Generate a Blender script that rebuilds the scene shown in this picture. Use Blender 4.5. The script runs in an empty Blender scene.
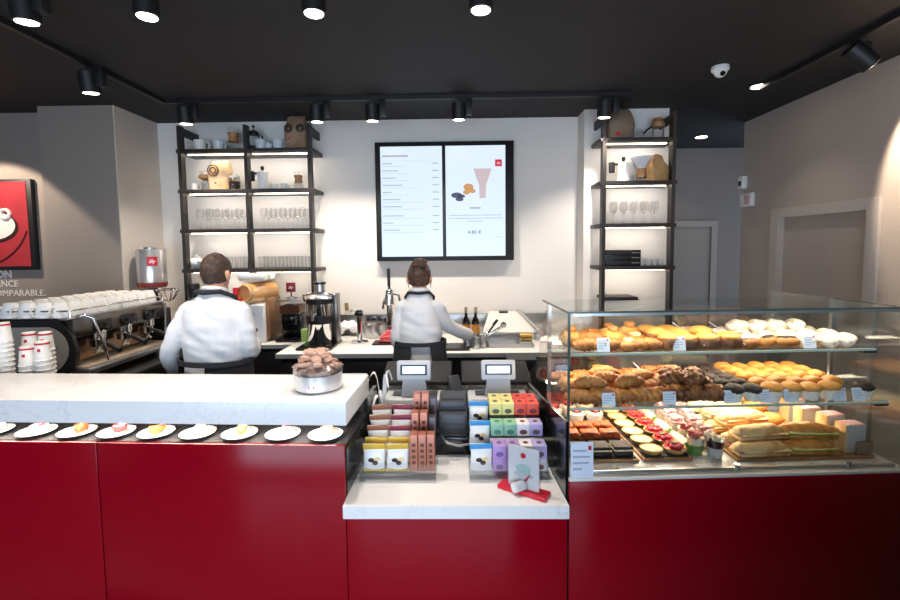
import bpy, bmesh, math, random
from mathutils import Vector, Matrix, Euler, noise
random.seed(7)
S = bpy.context.scene
COL = S.collection
PI = math.pi
ORD = ['first', 'second', 'third', 'fourth', 'fifth', 'sixth', 'seventh', 'eighth', 'ninth', 'tenth', 'eleventh', 'twelfth', 'thirteenth', 'fourteenth']

# ------------------------------------------------------------------ materials
def lin(c):
    if isinstance(c, str):
        c = [int(c[i:i + 2], 16) / 255 for i in (0, 2, 4)]
    return tuple(x / 12.92 if x <= .04045 else ((x + .055) / 1.055) ** 2.4 for x in c[:3]) + (1,)

class NT:
    def __init__(s, name):
        s.m = bpy.data.materials.new(name); s.m.use_nodes = True
        s.t = s.m.node_tree; s.n = s.t.nodes; s.l = s.t.links
        s.b = s.n['Principled BSDF']; s.out = s.n['Material Output']
    def node(s, typ, **kw):
        n = s.n.new(typ)
        for k, v in kw.items():
            if k in n.inputs.keys(): n.inputs[k].default_value = v
            else: setattr(n, k, v)
        return n
    def link(s, a, b): s.l.new(a, b)
    def coord(s, scale=1.0):
        tc = s.node('ShaderNodeTexCoord')
        mp = s.node('ShaderNodeMapping'); s.link(tc.outputs['Object'], mp.inputs['Vector'])
        mp.inputs['Scale'].default_value = (scale,) * 3 if not isinstance(scale, tuple) else scale
        return mp.outputs['Vector']

MATS = {}
def mat(name, col, rough=.5, metal=0, bump=0, bscale=60, col2=None, cscale=8, lo=.4, hi=.6, emit=None, estr=0, coat=0, spec=.5, detail=4):
    if name in MATS: return MATS[name]
    t = NT(name); b = t.b
    b.inputs['Base Color'].default_value = lin(col); b.inputs['Roughness'].default_value = rough
    b.inputs['Metallic'].default_value = metal; b.inputs['Specular IOR Level'].default_value = spec
    b.inputs['Coat Weight'].default_value = coat; b.inputs['Coat Roughness'].default_value = .08
    if emit:
        b.inputs['Emission Color'].default_value = lin(emit); b.inputs['Emission Strength'].default_value = estr
    if col2:
        n = t.node('ShaderNodeTexNoise', Scale=cscale, Detail=detail); t.link(t.coord(), n.inputs['Vector'])
        r = t.node('ShaderNodeValToRGB'); e = r.color_ramp.elements
        e[0].position = lo; e[0].color = lin(col); e[1].position = hi; e[1].color = lin(col2)
        t.link(n.outputs['Fac'], r.inputs['Fac']); t.link(r.outputs['Color'], b.inputs['Base Color'])
    if bump:
        n = t.node('ShaderNodeTexNoise', Scale=bscale, Detail=3); t.link(t.coord(), n.inputs['Vector'])
        bp = t.node('ShaderNodeBump', Strength=bump, Distance=.01); t.link(n.outputs['Fac'], bp.inputs['Height'])
        t.link(bp.outputs['Normal'], b.inputs['Normal'])
    MATS[name] = t.m
    return t.m

def glass(name, tint='fbfdfc', refl=.45, base=.022, rough=.02):
    if name in MATS: return MATS[name]
    t = NT(name); t.n.remove(t.b)
    tr = t.node('ShaderNodeBsdfTransparent'); tr.inputs['Color'].default_value = lin(tint)
    gl = t.node('ShaderNodeBsdfGlossy', Roughness=rough)
    lw = t.node('ShaderNodeLayerWeight', Blend=.5)
    pw = t.node('ShaderNodeMath', operation='POWER'); t.link(lw.outputs['Facing'], pw.inputs[0]); pw.inputs[1].default_value = 4
    mu = t.node('ShaderNodeMath', operation='MULTIPLY_ADD'); t.link(pw.outputs[0], mu.inputs[0])
    mu.inputs[1].default_value = refl; mu.inputs[2].default_value = base; mu.use_clamp = True
    mx = t.node('ShaderNodeMixShader'); t.link(mu.outputs[0], mx.inputs[0])
    t.link(tr.outputs[0], mx.inputs[1]); t.link(gl.outputs[0], mx.inputs[2]); t.link(mx.outputs[0], t.out.inputs['Surface'])
    MATS[name] = t.m
    return t.m

def marble():
    t = NT('white_marble'); b = t.b; v = t.coord()
    n1 = t.node('ShaderNodeTexNoise', Scale=2.2, Detail=6, Roughness=.6, Distortion=1.6); t.link(v, n1.inputs['Vector'])
    r = t.node('ShaderNodeValToRGB'); e = r.color_ramp.elements
    e[0].position = .488; e[0].color = lin('f4f2ef'); e[1].position = .5; e[1].color = lin('d2d3d4')
    k = e.new(.508); k.color = lin('f4f2ef')
    t.link(n1.outputs['Fac'], r.inputs['Fac'])
    n2 = t.node('ShaderNodeTexNoise', Scale=5, Detail=3); t.link(v, n2.inputs['Vector'])
    mx = t.node('ShaderNodeMix', data_type='RGBA'); t.link(n2.outputs['Fac'], mx.inputs['Factor'])
    mx.inputs['A'].default_value = lin('f5f3f0'); t.link(r.outputs['Color'], mx.inputs['B']); t.link(mx.outputs['Result'], b.inputs['Base Color'])
    b.inputs['Roughness'].default_value = .28
    return t.m

def wave_mat(name, c1, c2, scale, rough=.5, axis='X', bump=0):
    t = NT(name); w = t.node('ShaderNodeTexWave', Scale=scale, Distortion=1.5, bands_direction=axis); t.link(t.coord(), w.inputs['Vector'])
    r = t.node('ShaderNodeValToRGB'); e = r.color_ramp.elements; e[0].color = lin(c1); e[1].color = lin(c2)
    t.link(w.outputs['Fac'], r.inputs['Fac']); t.link(r.outputs['Color'], t.b.inputs['Base Color']); t.b.inputs['Roughness'].default_value = rough
    return t.m

M_MARBLE = marble()
M_RED = mat('red_lacquer', '930317', .16, coat=0, spec=.3)
M_BLACK = mat('black_paint', '141416', .5)
M_BLACKG = mat('black_gloss', '0e0f11', .18)
M_DARK = mat('dark_laminate', '1b1a1b', .35)
M_SHELF = mat('dark_stained_shelf', '2b2624', .5)
M_WALL = mat('beige_wall_paint', 'dcd4cb', .8, bump=.03, bscale=200)
M_WALLW = mat('white_wall_paint', 'e9e4dd', .8, bump=.03, bscale=200)
M_WALLG = mat('taupe_wall_paint', 'b3a79d', .8, bump=.03, bscale=200)
M_COLG = mat('grey_wall_paint', '958b83', .8, bump=.03, bscale=200)
M_CEIL = mat('black_ceiling_paint', '18181d', .75, bump=.03, bscale=150)
M_FLOOR = mat('grey_floor_tile', '6b6762', .35, col2='7b7670', cscale=3)
M_STEEL = mat('brushed_steel', 'c3c3c4', .28, 1)
M_CHROME = mat('chrome', 'dddddd', .08, 1)
M_STEELD = mat('dark_steel', '77736f', .3, 1)
M_WHITE = mat('white_plastic', 'eeeeec', .4)
M_WARMW = mat('white_porcelain', 'f2efe9', .15)
M_GREY = mat('grey_plastic', 'c6c8cb', .45)
M_GREYD = mat('dark_grey_plastic', '3a3d42', .45)
M_PAPER = mat('white_card', 'dfe6f2', .7)
M_INK = mat('grey_ink', 'a4adbd', .8)
M_REDP = mat('red_plastic', 'd0182c', .4)
M_LOGO = mat('red_print', 'c4122a', .5)
M_WPRINT = mat('white_print', 'f4f2ef', .6)
M_GLASS = glass('case_glass')
M_GLASSR = glass('rear_case_glass', 'f4f6f5', .5, .07)
M_GEDGE = mat('green_glass_edge', '40524c', .2)
M_WGLASS = glass('drinking_glass', 'fbfbfb', .35, .03)
M_ACRYL = glass('clear_acrylic', 'f8f9fa', .45, .05)
M_WOOD = mat('light_wood', 'b98a5a', .5, col2='a3764a', cscale=20)
M_SLATE = mat('dark_slate', '232326', .6, bump=.2)
M_KRAFT = mat('kraft_paper', 'a5876c', .8, bump=.35, bscale=40, col2='8f7055')
M_JUTE = mat('grey_kraft', '8a7866', .9, bump=.4, bscale=120, col2='7a6858')
M_LED = mat('warm_led', 'fff1dc', .5, emit='ffe9cc', estr=9)
M_SKIN = mat('skin', 'd9a283', .55, bump=.05)
M_SHIRT = mat('white_shirt_cotton', 'd9d9da', .85, bump=.1, bscale=300)
M_APRON = mat('charcoal_apron', '24252b', .85, bump=.1, bscale=300)
M_HAIR = mat('dark_brown_hair', '37281f', .55, bump=.7, bscale=140, col2='50392a', cscale=40)
M_HAIR2 = mat('chestnut_hair', '3d2a21', .5, bump=.7, bscale=110, col2='6a4733', cscale=28)
M_TROU = mat('black_trousers', '17181b', .9)
# food
M_BAKE = mat('baked_crust', 'c27f3f', .5, bump=.35, bscale=50, col2='7e4216', cscale=16, lo=.42, hi=.66)
M_GOLD = mat('golden_crust', 'd59a4c', .5, bump=.3, bscale=60, col2='a9631f', cscale=18, lo=.45, hi=.7)
M_BROWN = mat('brown_crust', '8d5730', .5, bump=.4, bscale=60, col2='55301a', cscale=22)
M_CHOC = mat('chocolate_crumb', '3a211a', .6, bump=.5, bscale=90, col2='24140f', cscale=30)
M_SUGAR = mat('powdered_sugar', 'ecdcc8', .9, bump=.6, bscale=80, col2='b98550', cscale=26, lo=.5, hi=.66)
M_PINK = mat('pink_icing', 'e79a98', .45, bump=.2, bscale=80, col2='f6ddd2', cscale=30)
M_CREAM = mat('cream', 'f3e4c4', .5, bump=.3, bscale=60, col2='e3bd7c', cscale=26, lo=.5, hi=.7)
M_CUST = mat('custard', 'ecd49a', .4, bump=.2, bscale=60, col2='d9a85a', cscale=40, lo=.52, hi=.75)
M_CRUST = mat('tart_crust', 'c99c5d', .6, bump=.3, bscale=120)
M_BERRY = mat('red_berry', 'b3122a', .2, coat=.5)
M_BERRYL = mat('strawberry', 'd8383c', .25, coat=.4)
M_DBERRY = mat('dark_berry', '3b1322', .25)
M_LEAF = mat('green_leaf', '5c8a35', .5, col2='8fb24d', cscale=30)
M_ORANGE = mat('caramel_crumble', 'c8662c', .5, bump=.6, bscale=70, col2='86361a', cscale=40)
M_HAM = mat('ham', 'd9877c', .5, col2='b54b45', cscale=20)
M_CHEESE = mat('cheese', 'f2dc96', .5)
M_BREAD = mat('pale_bread', 'e4c48e', .75, bump=.4, bscale=70, col2='bd8544', cscale=14, lo=.45, hi=.7)
M_PCUP = mat('pleated_paper', 'efe6d8', .8)

# ------------------------------------------------------------------ mesh builder
class MB:
    def __init__(s): s.v = []; s.f = []
    def add(s, vs, fs, mtx=None):
        o = len(s.v)
        s.v += [tuple(mtx @ Vector(p)) if mtx else tuple(p) for p in vs]
        s.f += [tuple(o + i for i in f) for f in fs]
        return s
    def box(s, c, d, bev=0, rot=None, seg=2):
        bm = bmesh.new(); bmesh.ops.create_cube(bm, size=1)
        for v in bm.verts: v.co = Vector((v.co.x * d[0], v.co.y * d[1], v.co.z * d[2]))
        if bev: bmesh.ops.bevel(bm, geom=list(bm.edges), offset=bev, segments=seg, affect='EDGES', profile=.5)
        m = Matrix.Translation(c) @ (Euler(rot).to_matrix().to_4x4() if rot else Matrix())
        bm.verts.index_update()
        s.add([v.co.copy() for v in bm.verts], [[v.index for v in f.verts] for f in bm.faces], m); bm.free()
        return s
    def b2(s, a, b, bev=0):   # box from two corners
        return s.box([(a[i] + b[i]) / 2 for i in range(3)], [abs(b[i] - a[i]) for i in range(3)], bev)
    def lathe(s, prof, c=(0, 0, 0), seg=24, rot=None, flute=0, fn=16, close=True):
        vs = []; fs = []
        for r, z in prof:
            for k in range(seg):
                a = 2 * PI * k / seg; q = r * (1 + flute * math.cos(fn * a)) if flute else r
                vs.append((q * math.cos(a), q * math.sin(a), z))
        n = len(prof)
        for i in range(n - 1):
            for k in range(seg):
                k2 = (k + 1) % seg
                fs.append((i * seg + k, i * seg + k2, (i + 1) * seg + k2, (i + 1) * seg + k))
        if close:
            if prof[0][0] > 1e-6: fs.append(tuple(range(seg - 1, -1, -1)))
            if prof[-1][0] > 1e-6: fs.append(tuple((n - 1) * seg + k for k in range(seg)))
        return s.add(vs, fs, Matrix.Translation(c) @ (Euler(rot).to_matrix().to_4x4() if rot else Matrix()))
    def cyl(s, p0, p1, r0, r1=None, seg=16, bev=0):
        p0 = Vector(p0); p1 = Vector(p1); r1 = r0 if r1 is None else r1; d = p1 - p0; L = d.length
        pr = [(r0, 0), (r1, L)] if not bev else [(r0 - bev, 0), (r0, bev), (r1, L - bev), (r1 - bev, L)]
        b = MB().lathe(pr, seg=seg)
        return s.add(b.v, b.f, Matrix.Translation(p0) @ d.to_track_quat('Z', 'Y').to_matrix().to_4x4())
    def ell(s, c, r, rot=None, seg=16, rings=10):
        if not isinstance(r, (tuple, list)): r = (r, r, r)
        b = MB().lathe([(math.sin(PI * i / rings), -math.cos(PI * i / rings)) for i in range(rings + 1)], seg=seg)
        m = Matrix.Translation(c) @ (Euler(rot).to_matrix().to_4x4() if rot else Matrix()) @ Matrix.Diagonal((*r, 1))
        return s.add(b.v, b.f, m)
    def loft(s, rings, cap=True):
        n = len(rings[0]); vs = [p for r in rings for p in r]; fs = []
        for i in range(len(rings) - 1):
            for k in range(n):
                k2 = (k + 1) % n; fs.append((i * n + k, i * n + k2, (i + 1) * n + k2, (i + 1) * n + k))
        if cap: fs += [tuple(range(n - 1, -1, -1)), tuple((len(rings) - 1) * n + k for k in range(n))]
        return s.add(vs, fs)
    def tube(s, pts, r, seg=10, closed=False):
        pts = [Vector(p) for p in pts]; n = len(pts); rs = r if isinstance(r, (list, tuple)) else [r] * n
        rings = []; ref = Vector((0, 0, 1)); px = None
        for i, p in enumerate(pts):
            d = (pts[min(i + 1, n - 1)] - pts[max(i - 1, 0)]) if not closed else (pts[(i + 1) % n] - pts[i - 1])
            d.normalize()
            if px is None:
                px = d.cross(ref if abs(d.z) < .95 else Vector((1, 0, 0))).normalized()
            else:
                px = (px - d * px.dot(d)).normalized()
            py = d.cross(px)
            rings.append([p + (px * math.cos(2 * PI * k / seg) + py * math.sin(2 * PI * k / seg)) * rs[i] for k in range(seg)])
        if closed: rings.append(rings[0]); return s.loft(rings, cap=False)
        return s.loft(rings)
    def prism(s, poly, z0, z1, mtx=None):    # polygon in xy extruded in z
        n = len(poly); vs = [(x, y, z0) for x, y in poly] + [(x, y, z1) for x, y in poly]
        fs = [tuple(range(n - 1, -1, -1)), tuple(n + i for i in range(n))] + [(i, (i + 1) % n, n + (i + 1) % n, n + i) for i in range(n)]
        return s.add(vs, fs, mtx)
    def warp(s, amp, freq, seed=0):
        o = []
        for p in s.v:
            q = Vector(p) * freq + Vector((seed * 7.3, seed * 3.1, seed * 5.7))
            o.append(tuple(Vector(p) + noise.noise_vector(q) * amp))
        s.v = o; return s
    def moved(s, mtx):
        s.v = [tuple(mtx @ Vector(p)) for p in s.v]; return s
    def mesh(s, name, m, ang=.7):
        me = bpy.data.meshes.new(name); me.from_pydata(s.v, [], s.f)
        bm = bmesh.new(); bm.from_mesh(me); bmesh.ops.recalc_face_normals(bm, faces=bm.faces); bm.to_mesh(me); bm.free()
        me.polygons.foreach_set('use_smooth', [True] * len(me.polygons)); me.set_sharp_from_angle(angle=ang)
        if m: me.materials.append(m)
        return me

XZ = Matrix.Rotation(PI / 2, 4, 'X')      # xy polygon -> xz plane (z extrusion to -y)
def link(name, me, parent=None, loc=None, rotz=0):
    o = bpy.data.objects.new(name, me); COL.objects.link(o)
    if parent: o.parent = parent
    if loc is not None: o.location = loc
    if rotz: o.rotation_euler = (0, 0, rotz)
    return o
def part(name, mb, m, parent, label=None, stuff=False, ang=.7):
    o = link(name, mb.mesh(name, m, ang), parent)
    if label: o['label'] = label
    if stuff: o['kind'] = 'stuff'
    return o
def tag(o, label, cat, group=None):
    o['label'] = label; o['category'] = cat
    if group: o['group'] = group
    return o
def thing(name, label, cat, loc=(0, 0, 0), rotz=0, group=None):
    return tag(link(name, None, None, loc, rotz), label, cat, group)
def solo(name, mb, m, label, cat, loc=(0, 0, 0), rotz=0, group=None, ang=.7):
    return tag(link(name, mb.mesh(name, m, ang), None, loc, rotz), label, cat, group)
def struct(name, mb, m, parent=None, loc=None, rotz=0):
    o = link(name, mb.mesh(name, m), parent, loc, rotz)
    if not parent: o['kind'] = 'structure'
    return o
def dup(root, loc, rotz=0, label=None, group=None, scale=None):
    r = root.copy(); COL.objects.link(r); r.location = loc; r.rotation_euler = (0, 0, rotz)
    if scale: r.scale = (scale,) * 3 if not isinstance(scale, tuple) else scale
    if label: r['label'] = label
    if group: r['group'] = group
    for ch in list(root.children):
        c = ch.copy(); COL.objects.link(c); c.parent = r
        for g in ch.children:
            d = g.copy(); COL.objects.link(d); d.parent = c
    return r
class Maker:
    """first call moves the original, later calls copy it"""
    def __init__(s, root): s.root = root; s.used = False
    def put(s, loc, rotz, label, group=None, scale=None):
        if not s.used:
            s.used = True; o = s.root; o.location = loc; o.rotation_euler = (0, 0, rotz); o['label'] = label
            if scale: o.scale = (scale,) * 3 if not isinstance(scale, tuple) else scale
            if group: o['group'] = group
            return o
        return dup(s.root, loc, rotz, label, group, scale)
def text_mb(txt, size, depth=.002, shear=0, align='CENTER', bold=0):
    cu = bpy.data.curves.new('t', 'FONT'); cu.body = txt; cu.size = size; cu.extrude = depth / 2; cu.shear = shear
    cu.align_x = align; cu.align_y = 'CENTER'; cu.resolution_u = 2; cu.offset = bold
    ob = bpy.data.objects.new('t', cu); COL.objects.link(ob)
    bpy.context.view_layer.update()
    me = bpy.data.meshes.new_from_object(ob.evaluated_get(bpy.context.evaluated_depsgraph_get()))
    mb = MB().add([v.co.copy() for v in me.vertices], [tuple(p.vertices) for p in me.polygons])
    bpy.data.objects.remove(ob); bpy.data.meshes.remove(me); bpy.data.curves.remove(cu)
    return mb
FACE = Matrix.Rotation(PI / 2, 4, 'X')    # lettering in xy -> standing, facing -y
def logo(parent, c, size, mtx=None, nrm=FACE):
    """red square with the white word on it, standing plate facing -y at c"""
    q = MB().box((0, 0, 0), (size, size, .003)); q.moved(Matrix.Translation(c) @ nrm)
    p = part('emblem', q, M_LOGO, parent)
    t = text_mb('illy', size * .52, .002, .25, bold=size * .006).moved(Matrix.Translation(c) @ nrm @ Matrix.Translation((0, -size * .02, .0025)))
    part('lettering', t, M_WPRINT, p)
    return p
# ------------------------------------------------------------------ camera
cd = bpy.data.cameras.new('camera'); cam = bpy.data.objects.new('camera', cd); COL.objects.link(cam); S.camera = cam
cd.sensor_width = 36; cd.lens = 18; cd.shift_y = -20.5 / 900; cd.clip_start = .05
_t, _r, _w = math.radians(4), math.radians(.6), math.radians(1)
_f = Vector((-math.sin(_w) * math.cos(_t), math.cos(_w) * math.cos(_t), -math.sin(_t)))
_x = Vector((math.cos(_w), math.sin(_w), 0)); _u = _x.cross(_f)
_x, _u = _x * math.cos(_r) - _u * math.sin(_r), _u * math.cos(_r) + _x * math.sin(_r)
cam.matrix_world = Matrix((( _x.x, _u.x, -_f.x, 0), (_x.y, _u.y, -_f.y, 0), (_x.z, _u.z, -_f.z, 1.8), (0, 0, 0, 1)))

# ------------------------------------------------------------------ room
CZ = 3.1
struct('floor', MB().b2((-5.6, -4.2, -.1), (4.6, 6.4, 0)), M_FLOOR)
struct('ceiling', MB().b2((-5.6, -4.2, CZ), (4.6, 6.4, CZ + .1)), M_CEIL)
struct('wall_back', MB().b2((-3.1, 4.64, 0), (1.3, 4.84, CZ)), M_WALLW)
struct('wall_pier', MB().b2((1.22, 4.40, 0), (2.02, 4.9, CZ)), M_WALLW)
struct('wall_column', MB().b2((-3.74, 4.05, 0), (-3.06, 4.9, CZ)), M_COLG)
struct('wall_column_lit_side', MB().b2((-3.06, 4.052, 0), (-3.05, 4.64, CZ)), mat('column_lit_tone', 'd3c9be', .8))  # thin slab over the column side; stronger light there is put into its paler colour
struct('wall_poster', MB().b2((-5.6, 4.23, 0), (-3.7, 4.9, CZ)), M_COLG)
struct('wall_left', MB().b2((-5.6, -4.2, 0), (-5.4, 4.3, CZ)), M_WALLG)
struct('wall_corridor', MB().b2((1.2, 6.2, 0), (4.6, 6.4, CZ)), mat('corridor_wall_paint', '756c64', .8))
struct('wall_corridor_side', MB().b2((1.9, 4.88, 0), (2.02, 6.2, CZ)), M_WALLG)
# right wall with a recessed door
wr = MB()
wr.b2((3.07, -4.2, 0), (3.27, 3.36, CZ)); wr.b2((3.07, 4.44, 0), (3.27, 4.95, CZ)); wr.b2((3.07, 3.36, 2.1), (3.27, 4.44, CZ)); wr.b2((3.2, 3.36, 0), (3.27, 4.44, 2.1))
struct('wall_right', wr, M_WALLG)
d = struct('door_1', MB().b2((3.11, 3.40, 0), (3.15, 4.40, 2.06)), M_WALLG)
tr = MB(); tr.b2((3.045, 4.36, 0), (3.13, 4.46, 2.14)); tr.b2((3.045, 3.33, 0), (3.13, 3.43, 2.14)); tr.b2((3.045, 3.43, 2.05), (3.13, 4.36, 2.14))
struct('trim_1', tr, mat('door_trim', 'c0b7ae', .6))
struct('door_2', MB().b2((2.6, 6.16, 0), (3.42, 6.2, 2.05)), mat('corridor_door', '7d7265', .6))
tr = MB(); tr.b2((2.5, 6.14, 0), (2.6, 6.2, 2.13)); tr.b2((3.42, 6.14, 0), (3.5, 6.2, 2.13)); tr.b2((2.6, 6.14, 2.05), (3.42, 6.2, 2.13))
struct('trim_2', tr, mat('door_trim2', '867c72', .6))
# shop front behind the camera: glazed between posts
FY = -2.2
wf = MB(); wf.b2((-2.9, FY - .15, 0), (2.3, FY, .3)); wf.b2((-2.9, FY - .15, 2.35), (2.3, FY, CZ))
for x in (-2.85, -1.15, .55, 2.25): wf.b2((x - .05, FY - .15, .3), (x + .05, FY, 2.35))
struct('window_1', wf, M_BLACK)
struct('wall_street_side', MB().b2((2.3, FY - .2, 0), (4.6, FY, CZ)).b2((-5.6, FY - .2, 0), (-2.9, FY, CZ)), M_WALLG)

struct('wall_added_for_shade', MB().b2((.58, .52, 0), (3.07, .62, 1.25)), M_BLACK)  # unseen half-height blocker, added to keep daylight off the red case front

# ------------------------------------------------------------------ lights
def area(name, loc, size, power, col, rot, spread=None):
    l = bpy.data.lights.new(name, 'AREA'); l.shape = 'RECTANGLE'; l.size, l.size_y = size; l.energy = power; l.color = col
    if spread: l.spread = spread
    o = bpy.data.objects.new(name, l); COL.objects.link(o); o.location = loc; o.rotation_euler = rot
    return o
def spot(name, loc, target, power, col, ang, blend=.5, rad=.03):
    l = bpy.data.lights.new(name, 'SPOT'); l.energy = power; l.color = col; l.spot_size = math.radians(ang); l.spot_blend = blend; l.shadow_soft_size = rad
    o = bpy.data.objects.new(name, l); COL.objects.link(o); o.location = loc
    o.rotation_euler = (Vector(target) - Vector(loc)).to_track_quat('-Z', 'Y').to_euler()
    return o
w = bpy.data.worlds.new('world'); S.world = w; w.use_nodes = True
w.node_tree.nodes['Background'].inputs['Color'].default_value = (.62, .76, 1, 1)
w.node_tree.nodes['Background'].inputs['Strength'].default_value = 1.2
area('daylight_through_window', (-.3, FY + .02, 1.32), (5.0, 2.0), 108, (.66, .81, 1), (PI / 2, 0, 0))
WARM = (1, .90, .80)

# ceiling track, running along three sides
trk = thing('ceiling_track', 'black lighting track fixed along the ceiling above the counters', 'track', (-2.52, 3.93, CZ))
part('rail', MB().b2((-.02, -6, -.035), (.02, .02, 0)), M_BLACK, trk)
part('rail', MB().b2((.02, -.02, -.035), (4.0, .02, 0)), M_BLACK, trk)
trk2 = thing('ceiling_track', 'short black lighting track on the ceiling near the taupe side wall', 'track', (2.5, 2.2, CZ))
part('rail', MB().b2((-.02, -4, -.035), (.02, 1.62, 0)), M_BLACK, trk2)
M_LAMP = mat('spot_lens', 'fff4e6', .3, emit='fff0dd', estr=14)
def spotlight(loc, aim, power, label, tilt=None, ang=75, group='black cylinder spotlights', stem=True, col=WARM, r=.06, h=.14, blend=.85):
    """loc: the ceiling point; the can hangs below it pointing at aim"""
    t = thing('spotlight', label, 'spotlight', loc, 0, group)
    c0 = Vector((0, 0, 0)); d = Vector(aim).normalized()
    if stem:
        part('bracket', MB().b2((.035, -.028, -.135), (.085, .028, 0), .004).b2((-.03, -.012, -.04), (.05, .012, -.005)), M_BLACK, t)
        c0 = Vector((-.03, 0, -.03)); p0, p1 = c0, c0 + d * h
    else:
        p0, p1 = c0, c0 + d * h
    part('housing', MB().cyl(p0, p1, r, seg=28, bev=.004), M_BLACK, t)
    part('lens', MB().cyl(p1 - d * .002, p1 + d * .002, r * .78, seg=28), M_LAMP, t)
    W = Vector(loc) + p1 + d * .03
    spot('spot_beam', W, W + d, power, col, ang, blend)
    return t
DN = (0, .12, -1)
for x, lab in ((-2.33, 'black track spotlight above the wire shelf end with the small white cup'), (-1.19, 'black track spotlight beside the kraft bag on top of the tall shelf'),
               (-.71, 'black track spotlight above the inner edge of the menu screen'), (.03, 'black track spotlight above the middle of the menu screen'), (1.27, 'black track spotlight in front of the narrow shelf by the corridor')):
    spotlight((x + .02, 3.93, CZ - .035), DN, 50, lab, ang=104)
spotlight((-2.50, 3.14, CZ - .035), (0, .15, -1), 46, 'black track spotlight in front of the grey column')
spotlight((-2.08, 2.25, CZ), (0, .1, -1), 40, 'black ceiling spotlight at the picture corner above the poster'.replace('picture', 'ceiling'))
for x, lab in ((-1.47, 'ceiling spotlight nearest the poster of the three hung out from the track'), (-.67, 'ceiling spotlight in the middle of the three hung out from the track'),
               (.12, 'ceiling spotlight nearest the camera dome of the three hung out from the track')):
    spotlight((x, 2.2, CZ), (0, .02, -1), 46, lab, stem=False, h=.185, r=.056, ang=95)
spotlight((2.52, 2.98, CZ - .035), (.75, -.12, -.70), 80, 'black track spotlight turned towards the taupe side wall', h=.17, r=.058, ang=76, col=(1, .82, .64), blend=.2)
# recessed downlights
for (x, y), lab in (((2.49, 3.84), 'recessed round downlight near the short ceiling track'), ((2.94, 5.56), 'recessed round downlight over the corridor')):
    t = thing('downlight', lab, 'downlight', (x, y, CZ), 0, 'recessed downlights')
    part('ring', MB().lathe([(.06, -.004), (.075, -.008), (.085, 0)], close=False, seg=28), M_BLACK, t)
    part('lens', MB().cyl((0, 0, -.006), (0, 0, -.002), .06, seg=28), M_LAMP, t)
    spot('downlight_beam', (x, y, CZ - .02), (x, y, 0), 8, WARM, 100, .6)
# scallops of wall washers over the poster and on the taupe wall (lamps on the tracks)
spot('track_beam', (-4.35, 3.5, 3.0), (-4.32, 3.98, 1.5), 70, (1, .82, .64), 94, .16)
# dome camera
t = thing('dome_camera', 'white dome security camera on the black ceiling', 'security camera', (1.93, 3.42, CZ))
t.scale = (.78,) * 3
part('base', MB().lathe([(.075, 0), (.078, -.03), (.066, -.045)], seg=28), M_WHITE, t)
part('dome', MB().ell((0, -.008, -.045), (.058, .058, .055)), M_WHITE, t)
part('camera_lens', MB().cyl((-.005, -.045, -.07), (-.007, -.062, -.084), .022), M_BLACKG, t)

# ------------------------------------------------------------------ wall things
t = thing('menu_screen', 'black framed wall screen showing drinks menu and milkshake', 'screen', (-.125, 4.64, 2.265))
W2, H2 = .692, .592
part('housing', MB().b2((-W2, -.09, -H2), (W2, 0, H2), .006), M_BLACK, t)
M_SCR = mat('lit_screen', '000000', .3, emit='dcebff', estr=.66)
M_SCRI = mat('screen_print_grey', '000000', .3, emit='a9b4c4', estr=.6)
M_SCRL = mat('screen_print_pale', '000000', .3, emit='c9d6e6', estr=.64)
M_SCRR = mat('screen_print_red', '000000', .3, emit='d3203c', estr=.6)
M_SCRP = mat('screen_print_shake', '000000', .3, emit='d2bfc4', estr=.6)
M_SCRO = mat('screen_print_orange', '000000', .3, emit='d39a62', estr=.6)
M_SCRD = mat('screen_print_dark', '000000', .3, emit='4a4a66', estr=.6)
l = part('screen_panel', MB().b2((-W2 + .055, -.094, -H2 + .045), (-.022, -.085, H2 - .045)), M_SCR, t)
r = part('screen_panel', MB().b2((.012, -.094, -H2 + .045), (W2 - .085, -.085, H2 - .045)), M_SCR, t)
ln = MB(); ln.b2((-.62, -.097, .445), (-.36, -.093, .462))
for i in range(10):
    z = .375 - i * .071 - (.02 if i > 6 else 0)
    ln.b2((-.62, -.096, z), (-.62 + (.1, .16, .14, .2, .09, .18, .19, .21, .1, .17)[i], -.093, z + .009))
    ln.b2((-.12, -.096, z), (-.055, -.093, z + .009))
part('menu_lines', ln, M_SCRI, l, stuff=True)
ln = MB(); ln.b2((-.62, -.096, .405), (-.05, -.093, .408))
for i in range(10):
    z = .35 - i * .071 - (.02 if i > 6 else 0); w_ = (.24, .27, .27, .36, .28, .43, .4, .41, .42, .43)[i]
    ln.b2((-.62, -.096, z), (-.62 + w_, -.093, z + .006))
part('menu_lines', ln, M_SCRL, l, stuff=True)
q = part('emblem', MB().b2((.505, -.098, .34), (.572, -.093, .407)), M_SCRR, r)
part('lettering', text_mb('illy', .034, .002, .25).moved(Matrix.Translation((.538, -.099, .372)) @ FACE), M_SCR, q)
sh = MB().prism([(.29, .32), (.47, .32), (.455, .27), (.415, .16), (.41, .03), (.35, .03), (.345, .16), (.305, .27)], .093, .097, XZ)
part('milkshake_picture', sh, M_SCRP, r)
fr = MB()
for x, z, a in ((.24, .14, .05), (.22, .09, .035), (.28, .1, .03)): fr.prism([(x + a * math.cos(k * PI / 8), z + a * .7 * math.sin(k * PI / 8)) for k in range(16)], .094, .098, XZ)
part('fruit_picture', fr, M_SCRO, r)
fr = MB()
for x, z, a in ((.12, .06, .055), (.15, .02, .04), (.17, .05, .035)): fr.prism([(x + a * math.cos(k * PI / 8), z + a * .5 * math.sin(k * PI / 8)) for k in range(16)], .0945, .0985, XZ)
part('berry_picture', fr, M_SCRD, r)
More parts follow.
